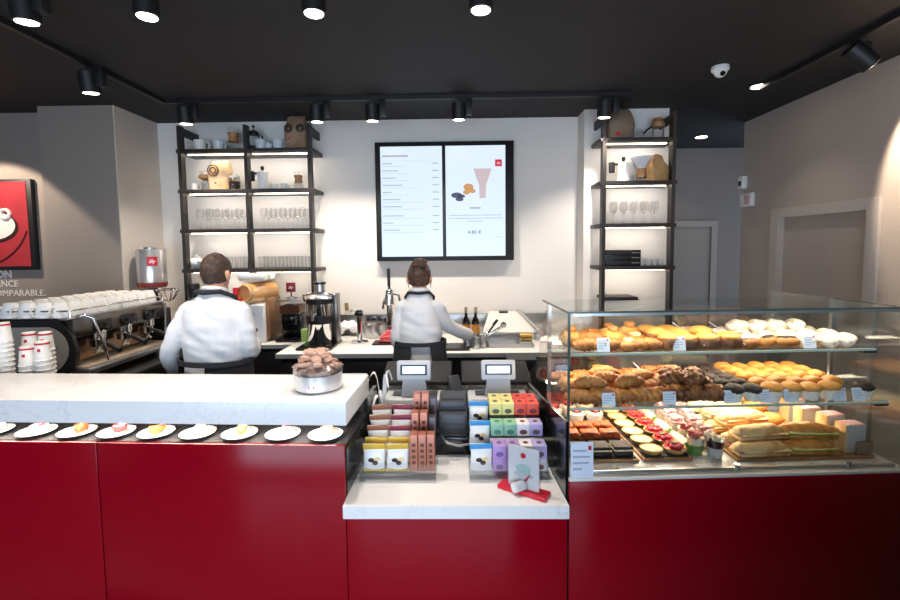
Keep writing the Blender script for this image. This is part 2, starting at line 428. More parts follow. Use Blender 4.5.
ln = MB(); ln.b2((.05, -.096, -.142), (.57, -.093, -.136)).b2((.04, -.096, -.172), (.58, -.093, -.166)).b2((.22, -.096, -.202), (.38, -.093, -.196)).b2((.5, -.096, -.36), (.57, -.093, -.355))
ln.b2((.25, -.096, -.075), (.36, -.093, -.06))
part('menu_lines', ln, M_SCRI, r, stuff=True)
part('lettering', text_mb('4,80 €', .052, .002).moved(Matrix.Translation((.3, -.096, -.31)) @ FACE), M_SCRD, r)

# red poster and wall lettering
t = thing('framed_poster', 'red framed poster of white coffee cup on the taupe wall', 'poster', (-4.41, 4.23, 2.06))
part('frame', MB().b2((-.43, -.045, -.425), (.43, 0, .425), .004), M_BLACK, t)
part('print', MB().b2((-.43, -.05, -.39), (.385, -.04, .40)), mat('poster_red', 'a02733', .6, col2='b2303a', cscale=2), t)
ring = MB().tube([(-.1 + .5 * math.cos(a), -.05, .12 + .5 * math.sin(a)) for a in [(-2.2 + i * .08) for i in range(24)]], .009, 6)
part('drawn_line', ring, mat('poster_dark_red', '6d0f1a', .6), t)
def flat(mb, ex, ey, cx, cz, d0, d1, n=32): mb.prism([(cx + ex * math.cos(k * 2 * PI / n), cz + ey * math.sin(k * 2 * PI / n)) for k in range(n)], d0, d1, XZ); return mb
part('saucer_shadow_picture', flat(MB(), .25, .15, .04, -.02, .051, .053), mat('poster_black', '2a1014', .6), t)
part('saucer_picture', flat(MB(), .235, .135, .03, -.005, .053, .055), mat('poster_white', 'efe6e2', .6), t)
cp = flat(MB(), .16, .15, -.02, .13, .055, .057); part('cup_picture', cp, mat('poster_white', '', 0), t)
part('coffee_picture', flat(MB(), .1, .07, -.02, .19, .057, .059), mat('poster_orange', 'd0742f', .6), t)
part('cup_handle_picture', MB().tube([(.18 + .045 * math.cos(a * PI / 6), -.058, .10 + .042 * math.sin(a * PI / 6)) for a in range(12)], .016, 6, True), mat('poster_white', '', 0), t)
t = thing('wall_lettering', 'white lettering on the taupe wall below the red poster', 'lettering', (-4.36, 4.228, 1.5))
M_LET = mat('pale_lettering', 'f4f0ea', .7)
part('text_line', text_mb('PASSION', .095, .004, align='RIGHT', bold=.004).moved(Matrix.Translation((.095, 0, .09)) @ FACE), M_LET, t)
part('text_line', text_mb('SCIENCE', .085, .004, align='RIGHT').moved(Matrix.Translation((.15, 0, 0)) @ FACE), M_LET, t)
part('text_line', text_mb('INCOMPARABLE.', .085, .004, align='RIGHT').moved(Matrix.Translation((.41, 0, -.09)) @ FACE), M_LET, t)

# alarm box and thermostat at the end of the taupe wall
t = thing('wall_sensor', 'small white motion sensor high at the end of the taupe wall', 'sensor', (3.07, 4.9, 2.46))
part('housing', MB().box((-.03, 0, 0), (.06, .085, .14), .015), M_WHITE, t); part('sensor_lens', MB().box((-.062, 0, -.01), (.006, .045, .05), .002), M_GREYD, t)
t = thing('wall_alarm', 'pale square alarm box below the motion sensor', 'alarm box', (3.07, 4.83, 2.27))
part('housing', MB().box((-.02, 0, 0), (.04, .19, .14), .008), M_WHITE, t); part('push_plate', MB().box((-.042, -.03, 0), (.006, .08, .09), .002), mat('pale_pink', 'd9b4ab', .5), t)

# ------------------------------------------------------------------ tall shelves
SHZ = (1.62, 2.005, 2.385, 2.765)
def tall_shelf(name, label, x0, x1, yf, yb, mids, z0):
    t = thing(name, label, 'shelf', (x0, yf, z0))
    for x in [x0] + mids + [x1]:
        part('post', MB().b2((x - x0 - .016, 0, SHZ[0] - .04 - z0 if x in mids else 0), (x - x0 + .016, .07, 2.985 - z0)), M_SHELF, t)
    for x in (x0, x1):
        part('wall_arm', MB().b2((x - x0 - .012, .07, 2.90 - z0), (x - x0 + .012, yb - yf, 2.975 - z0)), M_SHELF, t)
    xs = [x0] + mids + [x1]
    for z in SHZ:
        s_ = part('shelf_board', MB().b2((-.035, .005, z - .035 - z0), (x1 - x0 + .035, yb - yf - .005, z - z0), .002), M_SHELF, t)
        for a, b in zip(xs[:-1], xs[1:]):
            part('light_strip', MB().b2((a - x0 + .03, .085, z - .041 - z0), (b - x0 - .03, .10, z - .035 - z0)), M_LED, s_)
    for z in SHZ:
        for a, b in zip(xs[:-1], xs[1:]):
            area('shelf_strip_light', ((a + b) / 2, yf + .12, z - .05), (b - a - .08, .02), .55, (1, .9, .78), (math.radians(25), 0, 0))
    return t
tall_shelf('display_shelf', 'wide black two-bay wall shelf behind the barista', -2.64, -1.40, 4.31, 4.64, [-2.005], .92)
tall_shelf('display_shelf', 'narrow black one-bay wall shelf beside the corridor', 1.32, 1.935, 4.10, 4.40, [], .92)
solo('shelf_ledge', MB().b2((0, 0, 0), (.30, .25, .03), .002), M_SHELF, 'short dark ledge low inside the narrow wall shelf', 'ledge', (1.345, 4.12, 1.305))
# ------------------------------------------------------------------ service counters
LA = -.035
L0 = Vector((-.48, 1.857, 0))
def LC(u, v, z): return (L0.x + u * math.cos(LA) - v * math.sin(LA), L0.y + u * math.sin(LA) + v * math.cos(LA), z)
t = thing('service_counter', 'red fronted service counter with thick white marble top over a dessert niche', 'counter', L0, LA)
part('marble_top', MB().b2((-2.6, 0, 1.05), (0, .42, 1.152), .004), M_MARBLE, t)
part('front_panel', MB().b2((-1.088, -.028, .0), (-.004, -.008, .975), .002), M_RED, t)
part('front_panel', MB().b2((-2.6, -.028, .0), (-1.094, -.008, .975), .002), M_RED, t)
part('niche_floor', MB().b2((-2.6, -.006, .955), (-.004, .40, .972)), M_SLATE, t)
part('niche_back', MB().b2((-2.6, .385, .972), (-.02, .40, 1.05)), M_BLACK, t)
part('end_panel', MB().b2((-.02, -.006, 0), (0, .6, .955)).b2((-.02, .38, .955), (0, .6, 1.04)), M_BLACKG, t)
part('carcass', MB().b2((-2.6, .3, 0), (-.025, .42, .95)), M_BLACK, t)
part('work_shelf', MB().b2((-.72, .42, .84), (-.02, .64, .88)), M_DARK, t)
part('light_strip', MB().b2((-2.55, .03, 1.044), (-.05, .04, 1.05)), M_LED, t)
area('niche_strip_light', LC(-1.3, .05, 1.04), (2.5, .015), 5, (1, .93, .84), (math.radians(5), 0, LA))
for a, b in ((-2.6, -1.09), (-1.084, -.002)):
    part('glass_pane', MB().b2((a, -.002, .972), (b, .004, 1.05)), M_GLASS, t)
t = thing('till_counter', 'low white marble till shelf on a red front between counters', 'counter', (-.48, 1.766, 0))
part('marble_top', MB().prism([(0, 0), (.924, 0), (.893, .66), (0, .66)], .695, .75), M_MARBLE, t)
part('front_panel', MB().b2((.004, .04, 0), (.926, .06, .694), .002), M_RED, t)
part('back_panel', MB().b2((.03, .62, .0), (.88, .64, .69)), M_BLACK, t)
t = thing('till_cabinet', 'black drawer cabinet carrying the two tills', 'cabinet', (-.46, 2.48, 0))
part('body', MB().b2((0, 0.02, 0), (.82, .46, .86)), M_BLACK, t)
part('top', MB().b2((-.02, 0, .86), (.84, .48, .885), .003), M_DARK, t)
for i in range(3):
    for j in range(2):
        part('drawer', MB().b2((.01 + i * .27, .005, .46 + j * .2), (.27 + i * .27, .02, .65 + j * .2), .003), M_DARK, t)

# ------------------------------------------------------------------ glass display case
CA = .049
C0 = Vector((.455, 1.84, 0))
def CW(u, v, z): return (C0.x + u * math.cos(CA) - v * math.sin(CA), C0.y + u * math.sin(CA) + v * math.cos(CA), z)
CWID = 1.455
case = thing('display_case', 'long glass pastry display case on red base', 'display case', C0, CA)
part('front_panel', MB().b2((0, -.025, 0), (1.47, -.005, .822), .002), M_RED, case)
part('deck', MB().b2((0, -.022, .823), (1.47, .8, .835), .002), mat('deck_white', 'e6e2dc', .3), case)
part('carcass', MB().b2((.02, 0, 0), (1.46, .8, .822)), M_BLACK, case)
part('side_panel', MB().prism([(-.01, .0), (.8, .0), (.8, 1.0), (.45, 1.03), (-.01, 1.075)], -.012, 0).moved(Matrix(((0, 0, 1, 0), (1, 0, 0, 0), (0, 1, 0, 0), (0, 0, 0, 1)))), M_BLACKG, case)
part('deck_rail', MB().b2((.02, .01, .835), (CWID - .02, .02, .85), .002), M_STEEL, case)
g = part('front_glass', MB().b2((0, -.004, .835), (CWID, .004, 1.53)), M_GLASS, case)
part('glass_edge', MB().b2((-.004, -.005, .8), (.005, .005, 1.532)), M_GEDGE, g)
g = part('top_glass', MB().b2((0, 0, 1.526), (CWID, .44, 1.534)), M_GLASS, case)
part('glass_edge', MB().b2((0, -.006, 1.526), (CWID, -.001, 1.534)), M_GEDGE, g)
part('glass_edge', MB().b2((-.005, 0, 1.526), (0, .44, 1.534)), M_GEDGE, g)
part('side_glass', MB().b2((-.003, .006, 1.05), (.003, .37, 1.526)), M_GLASS, case)
g = part('side_glass', MB().b2((CWID - .004, .006, .835), (CWID + .004, .8, 1.526)), M_GLASSR, case)
part('glass_edge', MB().b2((CWID - .004, .0, 1.524), (CWID + .004, .37, 1.53)), M_GEDGE, g)
for a, b in ((.01, .76), (.72, CWID - .02)):
    part('rear_glass', MB().b2((a, -.003, 0), (b, .003, .72)).moved(Matrix.Translation((0, .79 if a < .1 else .80, .84)) @ Matrix.Rotation(math.radians(28), 4, 'X')), M_GLASSR, case)
for u in (.012, CWID - .012):
    part('rear_post', MB().b2((u - .008, .355, .835), (u + .008, .372, 1.525)), M_STEEL, case)
SH1, SH2 = 1.352, 1.118
for z, vb, ue in ((SH1, .34, 1.335), (SH2, .47, 1.40)):
    g = part('glass_shelf', MB().b2((.008, .03, z - .008), (ue, vb, z)), M_GLASS, case)
    part('glass_edge', MB().b2((.008, .024, z - .009), (ue, .03, z + .001)), mat('pale_glass_edge', 'b9c4b4', .2), g)
    part('shelf_clip', MB().b2((ue - .05, .03, z - .02), (ue + .01, .05, z - .008)), M_BLACK, g)
    part('light_strip', MB().b2((.02, vb - .03, z - .02), (ue - .02, vb - .01, z - .009)), M_LED, g)
part('light_strip', MB().b2((.02, .012, 1.512), (CWID - .02, .026, 1.525)), M_STEEL, case)
for u in (.73, 1.22):
    part('lock_knob', MB().cyl((u, .005, .838), (u, .005, .862), .009).cyl((u, .005, .862), (u, .005, .868), .012), M_STEEL, case)
for z, v, pw in ((1.515, .05, 2.7), (SH1 - .025, .28, 2.6), (SH2 - .025, .40, 5.0)):
    area('case_strip_light', CW(.70, v, z), (1.3, .02), pw, (1, .85, .66), (math.radians(18 if v < .1 else -12), 0, CA))

# price cards on the shelves and flat cards on the deck
def card(loc, w_, h_, label, rotz=CA, tilt=-.2, red=False, group='price cards in the pastry case'):
    t = thing('price_card', label, 'price card', loc, rotz, group)
    R_ = Matrix.Rotation(tilt, 4, 'X')
    c = part('card', MB().b2((-w_ / 2, -.001, 0), (w_ / 2, .001, h_)).moved(R_), M_PAPER, t)
    n = MB()
    for i, k in enumerate((.6, .75, .7, .4)):
        z = h_ * (.74 - .17 * i); n.b2((-w_ * .4, -.0016, z), (-w_ * .4 + w_ * k, -.001, z + h_ * .05))
    part('print', n.moved(R_), M_INK, t)
    part('mark', MB().b2((w_ * .28, -.0018, h_ * .78), (w_ * .42, -.001, h_ * .9)).moved(R_), M_LOGO, t)
    part('foot', MB().b2((-w_ * .3, .001, 0), (w_ * .3, .03, .004)), M_ACRYL, t)
    return t
for u, l in ((.163, 'in front of the croissants'), (.491, 'in front of the golden cakes'), (1.063, 'in front of the sugared pastries')):
    card(CW(u, .045, SH1), .054, .06, 'pale blue price card on the top glass shelf ' + l)
for u, l in ((.188, 'before the puff pastries by the tills'), (.453, 'beside the dark nut pastries'), (.72, 'before the chocolate muffins'), (.875, 'between dark and golden muffins'),
             (.985, 'before the first golden muffins'), (1.205, 'before the last golden muffins'), (1.29, 'beside the lone chocolate muffin')):
    card(CW(u, .042, SH2), .056, .056, 'pale blue price card on the middle glass shelf ' + l)
card(CW(.055, -.018, .836), .095, .15, 'large pale notice with a red mark at the near corner of case', tilt=-.05)
for u, l in ((.28, 'first'), (.44, 'second'), (.62, 'third'), (.80, 'fourth'), (.97, 'fifth'), (1.14, 'sixth')):
    solo('deck_card', MB().box((0, 0, .002), (.075, .032, .003)), M_PAPER, f'{l} flat white card along the white front edge of the case, from the tills', 'card', CW(u, .055, .835), CA, 'flat cards on the case deck')

# ------------------------------------------------------------------ back counters
bc = thing('back_counter', 'white topped back counter with dark fridge doors', 'counter', (-1.55, 3.73, 0))
part('worktop', MB().b2((0, 0, .88), (2.75, .90, .92), .003), mat('worktop_white', 'e3e0da', .3), bc)
part('worktop_edge', MB().b2((0, -.004, .882), (2.75, .0, .918)), mat('steel_blue_edge', '9fa8b0', .35), bc)
part('body', MB().b2((.02, .06, 0), (2.74, .88, .878)), M_BLACK, bc)
for i, (a, b) in enumerate(((.03, .55), (.57, 1.09), (1.11, 1.5), (1.54, 2.1), (2.12, 2.7))):
    d_ = part('fridge_door', MB().b2((a, .035, .1), (b, .058, .84), .003), M_DARK, bc)
    part('handle', MB().tube([(b - .06, .035, .8), (b - .06, .01, .79), (b - .06, .01, .62), (b - .06, .035, .61)], .006), M_STEELD, d_)
sb = thing('side_counter', 'dark cabinet with pale worktop behind the barista', 'counter', (-2.35, 4.12, 0))
part('worktop', MB().b2((-.70, 0, .88), (.79, .51, .918), .003), mat('worktop_grey', 'cfccc6', .3), sb)
part('worktop_edge', MB().b2((-.70, -.004, .882), (.79, 0, .916)), mat('steel_blue_edge', '', 0), sb)
part('body', MB().b2((-.69, .05, 0), (.78, .5, .878)), M_BLACK, sb)
for a, b in ((-.1, .33), (.35, .76)):
    d_ = part('door', MB().b2((a, .03, .1), (b, .05, .84), .003), M_DARK, sb)
    part('handle', MB().b2((b - .08, .015, .56), (b - .065, .03, .74)), M_STEELD, d_)
mc = thing('machine_counter', 'dark counter under the espresso machine', 'counter', (-3.1, 2.39, 0))
part('worktop', MB().b2((0, 0, .88), (.86, .4, .918), .003).b2((0, .4, .88), (.75, 1.65, .918), .003), M_DARK, mc)
part('body', MB().b2((.0, .02, 0), (.70, 1.65, .878)), M_BLACK, mc)
sp = thing('splashback', 'low steel splashback along the back wall', 'splashback', (-1.36, 4.62, .92))
part('panel', MB().b2((0, 0, 0), (2.3, .018, .2), .002), M_STEEL, sp)
# ------------------------------------------------------------------ espresso machine
em = thing('espresso_machine', 'long dark steel espresso machine on the counter beside the barista', 'espresso machine', (-3.08, 2.9, .918))
# local x: depth towards the front (+x), y: length
LEN = .98
part('body', MB().b2((0, .03, .10), (.40, LEN - .03, .43), .01).b2((.30, .03, .30), (.52, LEN - .03, .43), .02), M_STEELD, em)
out = [(.0, .06), (.46, .06), (.535, .13), (.55, .22), (.52, .33), (.44, .44), (0, .44)]
YZ = Matrix(((1, 0, 0, 0), (0, 0, 1, 0), (0, 1, 0, 0), (0, 0, 0, 1)))
for y in (0, LEN - .03):
    s_ = part('side_panel', MB().prism(out, y, y + .03, YZ), M_BLACK, em)
    if y == 0:
        arc = [(.06, .09)] + [(.34 + .16 * math.cos(a), .235 + .155 * math.sin(a)) for a in [-1.25 + i * .2 for i in range(14)]] + [(.06, .385)]
        part('side_inlay', MB().prism(arc, -.006, 0, YZ), mat('pale_grey_metal', 'a8a39c', .35, .3), s_)
        part('side_screw', MB().cyl((.42, -.01, .25), (.42, -.004, .25), .009), M_BLACK, s_)
        part('side_screw', MB().cyl((.37, -.01, .20), (.37, -.004, .20), .009), M_WHITE, s_)
part('drip_tray', MB().b2((.36, .03, .055), (.60, LEN - .03, .10), .006), M_STEEL, em)
part('drip_grate', MB().b2((.37, .04, .10), (.59, LEN - .04, .106)), mat('tan_steel', 'b8a791', .45, .5), em)
part('group_cover', MB().b2((.39, .06, .27), (.47, LEN - .06, .36), .01), M_BLACKG, em)
part('back_splash', MB().b2((.395, .04, .12), (.41, LEN - .04, .30)), mat('copper_steel', '9a7d66', .25, .9), em)
part('cup_tray', MB().b2((.0, .0, .43), (.50, LEN, .445), .003), M_STEEL, em)
rl = MB().tube([(.50, .02, .445), (.50, .02, .49), (.50, LEN - .02, .49), (.50, LEN - .02, .445)], .006).tube([(.02, .01, .49), (.50, .01, .49)], .006)
part('cup_rail', rl, M_CHROME, em)
for i, y in enumerate((.26, .52, .78)):
    g = part('group_head', MB().cyl((.48, y, .325), (.48, y, .255), .058, bev=.008).cyl((.40, y, .31), (.48, y, .31), .045), M_CHROME, em)
    pf = part('portafilter', MB().cyl((.48, y, .254), (.48, y, .205), .05, .045).tube([(.48, y, .205), (.485, y, .18), (.485, y - .03, .16)], .012).tube([(.48, y, .205), (.485, y, .18), (.485, y + .03, .16)], .012), M_CHROME, em)
    part('handle', MB().tube([(.52, y, .23), (.60, y - .03, .215), (.68, y - .05, .185)], [.012, .018, .02]), M_BLACK, pf)
    part('button_panel', MB().b2((.52, y - .08, .32), (.535, y + .08, .40), .008), M_BLACKG, em)
for y, a in ((.07, .1), (.93, -.1)):
    part('steam_wand', MB().tube([(.44, y, .36), (.47, y, .44), (.53, y + a * .2, .455), (.575, y + a * .5, .43), (.60, y + a, .24), (.605, y + a * 1.2, .12)], .009), M_CHROME, em)
    part('steam_knob', MB().cyl((.42, y, .37), (.47, y, .385), .028, bev=.006), M_BLACK, em)
for x in (.06, .50):
    for y in (.1, LEN - .1): part('foot', MB().cyl((x, y, 0), (x, y, .06), .022), M_STEEL, em)
# glasses and cups piled up on top, upside down
def cup_mb(r, h, wall=.003, foot=.62):
    return MB().lathe([(r * foot * .8, 0), (r * foot, .0), (r * foot * 1.05, .006), (r * .9, h * .45), (r, h), (r - wall, h), (r * .86, h * .45), (r * foot, .012), (0, .010)], seg=24, close=False).add([], [])
def handle_mb(r, h, t=.006):
    return MB().tube([(r * .93, 0, h * .85), (r * 1.25, 0, h * .88), (r * 1.55, 0, h * .62), (r * 1.35, 0, h * .3), (r * .8, 0, h * .28)], t, 8)
FLIP = Matrix.Rotation(PI, 4, 'X')
ecup = thing('coffee_cup', '', 'cup', (0, 0, 0))
part('bowl', cup_mb(.056, .082).moved(Matrix.Translation((0, 0, .082)) @ FLIP), M_WARMW, ecup)
part('handle', handle_mb(.054, .082).moved(Matrix.Translation((0, 0, .082)) @ FLIP), M_WARMW, ecup)
K = Maker(ecup)
for j in range(9):
    for i in range(4):
        x = -3.08 + .075 + i * .113; y = 2.955 + j * .108
        K.put((x + random.uniform(-.004, .004), y, 1.3635), random.uniform(-2.4, -.7), f'upturned white cup on the espresso machine, {ORD[j]} row from the street, {ORD[3 - i]} from the taps', 'cups on the espresso machine', (1.04, 1.04, 1.22))
# paper cups, upside down, in stacks on the machine counter
pc = thing('paper_cup', '', 'paper cup', (0, 0, 0))
part('sleeve', MB().lathe([(.047, 0), (.044, .012), (.036, .105), (.0, .105)], seg=24, close=False).lathe([(.0475, .003), (.0495, 0), (.0475, -.003)], seg=24), mat('paper_cup_white', 'f0ebe2', .6), pc)
part('red_band', MB().lathe([(.0392, .088), (.0384, .098)], seg=24, close=False), M_LOGO, pc)
K = Maker(pc)
pt = thing('paper_cup', '', 'paper cup', (0, 0, 0))
for c_ in pc.children: d_ = c_.copy(); COL.objects.link(d_); d_.parent = pt
part('emblem', MB().b2((-.008, -.0425, .05), (.008, -.040, .067)).moved(Matrix.Rotation(.3, 4, 'Z')), M_LOGO, pt)
KT = Maker(pt)
for (x, y, n, z0, nm) in ((-2.56, 2.46, 15, .919, 'the tall stack at the frame edge'), (-2.43, 2.46, 10, .919, 'the near short stack'), (-2.55, 2.60, 12, .919, 'the stack at the back'), (-2.35, 2.47, 11, .919, 'the stack nearest the barista'), (-2.46, 2.61, 12, .919, 'the half hidden stack')):
    dz = .0275
    for k in range(n):
        (KT if k == n - 1 else K).put((x, y, z0 + k * dz), .1 * k if k < n - 1 else 0, (f'upturned white paper cup topping {nm}' if k == n - 1 else f'white paper cup nested in {nm}, {ORD[k]} from the worktop'), 'stacked paper cups by the espresso machine', (.88, .88, 1))

# coffee grinders behind the machine: one carries the steel coffee can
def grinder(loc, lab, can):
    t = thing('coffee_grinder', lab, 'coffee grinder', loc)
    part('body', MB().b2((-.09, -.12, 0), (.09, .12, .34), .02).b2((-.06, -.17, .28), (.06, -.1, .34), .01), M_BLACK, t)
    part('fork', MB().tube([(-.03, -.12, .22), (-.03, -.19, .2), (.03, -.19, .2), (.03, -.12, .22)], .006), M_CHROME, t)
    part('neck', MB().lathe([(.085, .34), (.075, .40), (.04, .44), (.045, .52)], seg=24), M_BLACK, t)
    return t
g1 = grinder((-2.89, 4.20, .918), 'black coffee grinder under the steel coffee can', True)
g2 = grinder((-2.50, 4.20, .918), 'black coffee grinder beside the wall shelf post', False)
part('hopper_lid', MB().cyl((0, 0, .52), (0, 0, .575), .052, bev=.006), M_BLACK, g2)
can = thing('coffee_can', 'large shiny steel coffee can with red label upside down on the grinder', 'coffee can', (-2.89, 4.20, 1.438))
part('body', MB().lathe([(.05, 0), (.115, .02), (.122, .05), (.122, .36), (.115, .37), (.115, .38), (0, .38)], seg=36), mat('can_steel', 'd2d2d4', .28, .75), can)
part('red_band', MB().lathe([(.117, .025), (.1232, .045), (.1232, .07)], seg=36, close=False), mat('can_band', '8e3a34', .4), can)
part('top_knob', MB().cyl((0, 0, .38), (0, 0, .40), .06, bev=.006), M_STEEL, can)
q = part('emblem', MB().add(*(lambda n: ([((.1235) * math.sin(a), -.1235 * math.cos(a), z) for z in (.225, .31) for a in [.30 + i * .1 for i in range(8)]], [(i, i + 1, n + i + 1, n + i) for i in range(n - 1)]))(8)), M_LOGO, can)
part('lettering', text_mb('illy', .045, .002, .25, bold=.001).moved(Matrix.Translation((.0755, -.1015, .266)) @ Matrix.Rotation(.65, 4, 'Z') @ FACE), M_WPRINT, q)
wk = thing('wire_basket', 'round chrome wire basket at the far end of the espresso machine', 'basket', (-2.47, 3.78, 1.364))
part('rim', MB().tube([(.09 * math.cos(a * PI / 10), .09 * math.sin(a * PI / 10), .11) for a in range(20)], .005, 6, True), M_CHROME, wk)
for k in range(5):
    a = k * PI / 5
    part('wire', MB().tube([(.09 * math.cos(a) * c, .09 * math.sin(a) * c, .11 * abs(c) ** 2 + .005) for c in (-1, -.75, -.4, 0, .4, .75, 1)], .003, 6), M_CHROME, wk)

# ------------------------------------------------------------------ machines on the back counters
t = thing('drink_dispenser', 'drink dispenser with a lying clear drum of beige drink and red tap', 'drink dispenser', (-1.97, 4.38, .92))
part('base', MB().b2((-.125, -.16, 0), (.125, .18, .36), .01), M_WHITE, t)
b_ = part('picture_panel', MB().b2((-.115, -.168, .02), (.115, -.158, .35)), M_PAPER, t)
for i, (x, z, r, m) in enumerate(((-.01, .2, .014, M_LOGO), (-.04, .26, .010, M_GREY), (.03, .27, .010, M_GREY), (.0, .13, .022, M_CUST), (.04, .12, .018, M_BROWN), (-.05, .1, .016, M_BAKE))):
    part('panel_picture', flat(MB(), r * 1.3, r, x, z, .168, .170, 12), m, b_)
part('drum', MB().cyl((0, -.18, .47), (0, .18, .47), .097, seg=32, bev=.012).moved(Matrix.Translation((.01, 0, 0)) @ Matrix.Rotation(-.35, 4, 'Z')), mat('latte_drink', 'd6a46c', .25, coat=.8), t)
part('drum_ring', MB().tube([(  .078 * math.cos(a * PI / 14), -.183, .47 + .078 * math.sin(a * PI / 14)) for a in range(28)], .008, 6, True).moved(Matrix.Translation((.01, 0, 0)) @ Matrix.Rotation(-.35, 4, 'Z')), mat('drink_cream', 'e6c493', .3), t)
part('column', MB().b2((-.10, .0, .36), (-.05, .06, .62)), M_ACRYL, t)
part('tap', MB().b2((-.135, -.23, .42), (-.095, -.19, .53), .008).b2((-.135, -.25, .40), (-.06, -.2, .43), .006), M_REDP, t)
part('lid', MB().b2((-.13, -.14, .585), (.13, .16, .655), .02), M_WHITE, t)
part('side_panel', MB().b2((.126, -.13, .02), (.155, .17, .42), .004), mat('bronze_panel', '9a7452', .35, .3), t)
t = thing('bean_grinder', 'black shop grinder holding brown coffee beans with red sign on top', 'coffee grinder', (-1.625, 4.36, .92))
part('foot', MB().b2((-.12, -.16, 0), (.12, .14, .03), .01), M_BLACKG, t)
part('body', MB().b2((-.10, -.04, .03), (.10, .13, .26), .015).b2((-.07, -.12, .16), (.07, -.03, .25), .01), M_BLACKG, t)
part('beans', MB().b2((-.093, -.093, .265), (.093, .11, .34), .01).warp(.006, 60), mat('coffee_beans', '7a3f20', .4, bump=.8, bscale=160, col2='4a2412', cscale=90), t)
part('hopper', MB().b2((-.10, -.10, .26), (.10, .12, .385), .004), M_WGLASS, t)
part('hopper_lid', MB().b2((-.11, -.11, .385), (.11, .13, .40), .004).cyl((0, 0, .40), (0, 0, .42), .05), M_STEEL, t)
s_ = part('sign', MB().b2((-.045, -.03, .47), (.045, -.02, .56), .002).cyl((0, -.02, .41), (0, -.02, .48), .006), mat('maroon_sign', '7d1526', .5), t)
part('lettering', text_mb('illy', .04, .002, .25).moved(Matrix.Translation((0, -.032, .513)) @ FACE), M_WPRINT, s_)
t = thing('juicer', 'tall polished steel juicer with black bands on the back counter', 'juicer', (-1.27, 4.10, .92))
part('base_plate', MB().b2((-.15, -.26, 0), (.16, .14, .02), .004), M_BLACKG, t)
part('body', MB().lathe([(.115, .02), (.12, .03), (.12, .205), (.124, .21)], seg=36), M_CHROME, t)
part('band', MB().lathe([(.125, .205), (.127, .21), (.127, .275), (.125, .28)], seg=36), M_BLACK, t)
part('bowl', MB().lathe([(.122, .28), (.124, .385)], seg=36), M_CHROME, t)
part('band', MB().lathe([(.126, .385), (.128, .39), (.128, .425), (.126, .43)], seg=36), M_BLACK, t)
part('cover', MB().lathe([(.135, .43), (.13, .445), (.09, .47), (.055, .48)], seg=36), M_STEEL, t)
part('chute', MB().lathe([(.05, .48), (.05, .555), (.054, .555), (.054, .585), (.0, .585)], seg=28), M_STEEL, t)
part('chute_rim', MB().lathe([(.056, .56), (.056, .58)], seg=28), M_BLACK, t)
part('locking_arm', MB().tube([(-.145, 0, .40), (-.15, -.02, .46), (0, -.06, .49), (.15, -.02, .46), (.145, 0, .40)], .008), M_CHROME, t)
part('spout', MB().tube([(-.02, -.12, .30), (-.02, -.16, .29), (-.02, -.175, .25)], .014), M_STEEL, t)
part('back_post', MB().b2((.12, -.03, .02), (.16, .10, .47), .006), M_STEELD, t)
solo('green_carton', MB().b2((-.03, -.03, 0), (.03, .03, .12), .004), mat('green_carton', '9fc46e', .6), 'small green carton between the bean grinder and juicer', 'carton', (-1.47, 4.25, .92))
# bag bundle against the splashback
bb = MB()
for i in range(9): bb.ell((random.uniform(-.1, .1), random.uniform(-.03, .03), .05 + random.uniform(0, .06)), (.06, .045, .045), seg=12, rings=8)
solo('plastic_bag', bb.warp(.018, 18), mat('white_plastic_film', 'f1efec', .35), 'crumpled white plastic bag in front of the steel splashback', 'bag', (-1.12, 4.52, .92))
t = thing('wall_hook', 'small brass hook on the wall above the plastic bag', 'hook', (-1.16, 4.64, 1.20))
part('plate', MB().b2((-.02, -.008, -.04), (.02, 0, .04), .003), mat('brass', 'b59a62', .35, .9), t); part('peg', MB().tube([(0, -.008, .0), (0, -.04, -.01), (0, -.045, .02)], .006), mat('brass', '', 0), t)
t = thing('water_tap', 'slim chrome water tap column with a dark head on round foot', 'tap', (-.93, 4.18, .92))
part('foot', MB().lathe([(.08, 0), (.08, .012), (.03, .02)], seg=28), M_CHROME, t); part('column', MB().cyl((0, 0, .015), (0, 0, .26), .024), M_CHROME, t)
part('head', MB().b2((-.035, -.05, .25), (.035, .03, .31), .015), M_BLACKG, t); part('spout', MB().tube([(-.01, -.04, .29), (-.06, -.05, .31), (-.075, -.06, .28)], .008), M_CHROME, t)
part('red_strip', MB().b2((.012, -.026, .10), (.02, -.02, .2)), M_REDP, t)
for x, l in ((-.90, 'nearest the water tap'), (-.78, 'behind the lever press')):
    t = thing('power_socket', 'grey double socket plate on the splashback ' + l, 'socket', (x, 4.62, 1.07), 0, 'sockets on the splashback')
    part('plate', MB().b2((-.055, -.02, -.035), (.055, -.004, .04), .004), M_STEELD, t)
    for dx in (-.026, .026): part('outlet', MB().cyl((dx, -.024, 0), (dx, -.018, 0), .018), M_BLACK, t)
t = thing('steel_bin', 'low round steel container under the sockets on the back counter', 'container', (-.84, 4.46, .92))
part('body', MB().lathe([(.1, 0), (.105, .01), (.1, .13), (.095, .13), (.095, .02), (0, .015)], seg=28), M_STEEL, t); part('lid', MB().lathe([(.104, .13), (.09, .15), (.0, .155)], seg=28), M_STEELD, t)
t = thing('lever_press', 'tall chrome lever press with black handle left of the waitress'.replace('left of', 'beside'), 'press', (-.66, 4.30, .92))
part('foot', MB().b2((-.07, -.1, 0), (.07, .1, .02), .005), M_STEEL, t); part('column', MB().cyl((0, 0, .02), (0, 0, .34), .035, .03), M_CHROME, t)
part('head', MB().cyl((0, 0, .34), (0, 0, .45), .05, .045, bev=.008).ell((0, 0, .46), .04), M_CHROME, t)
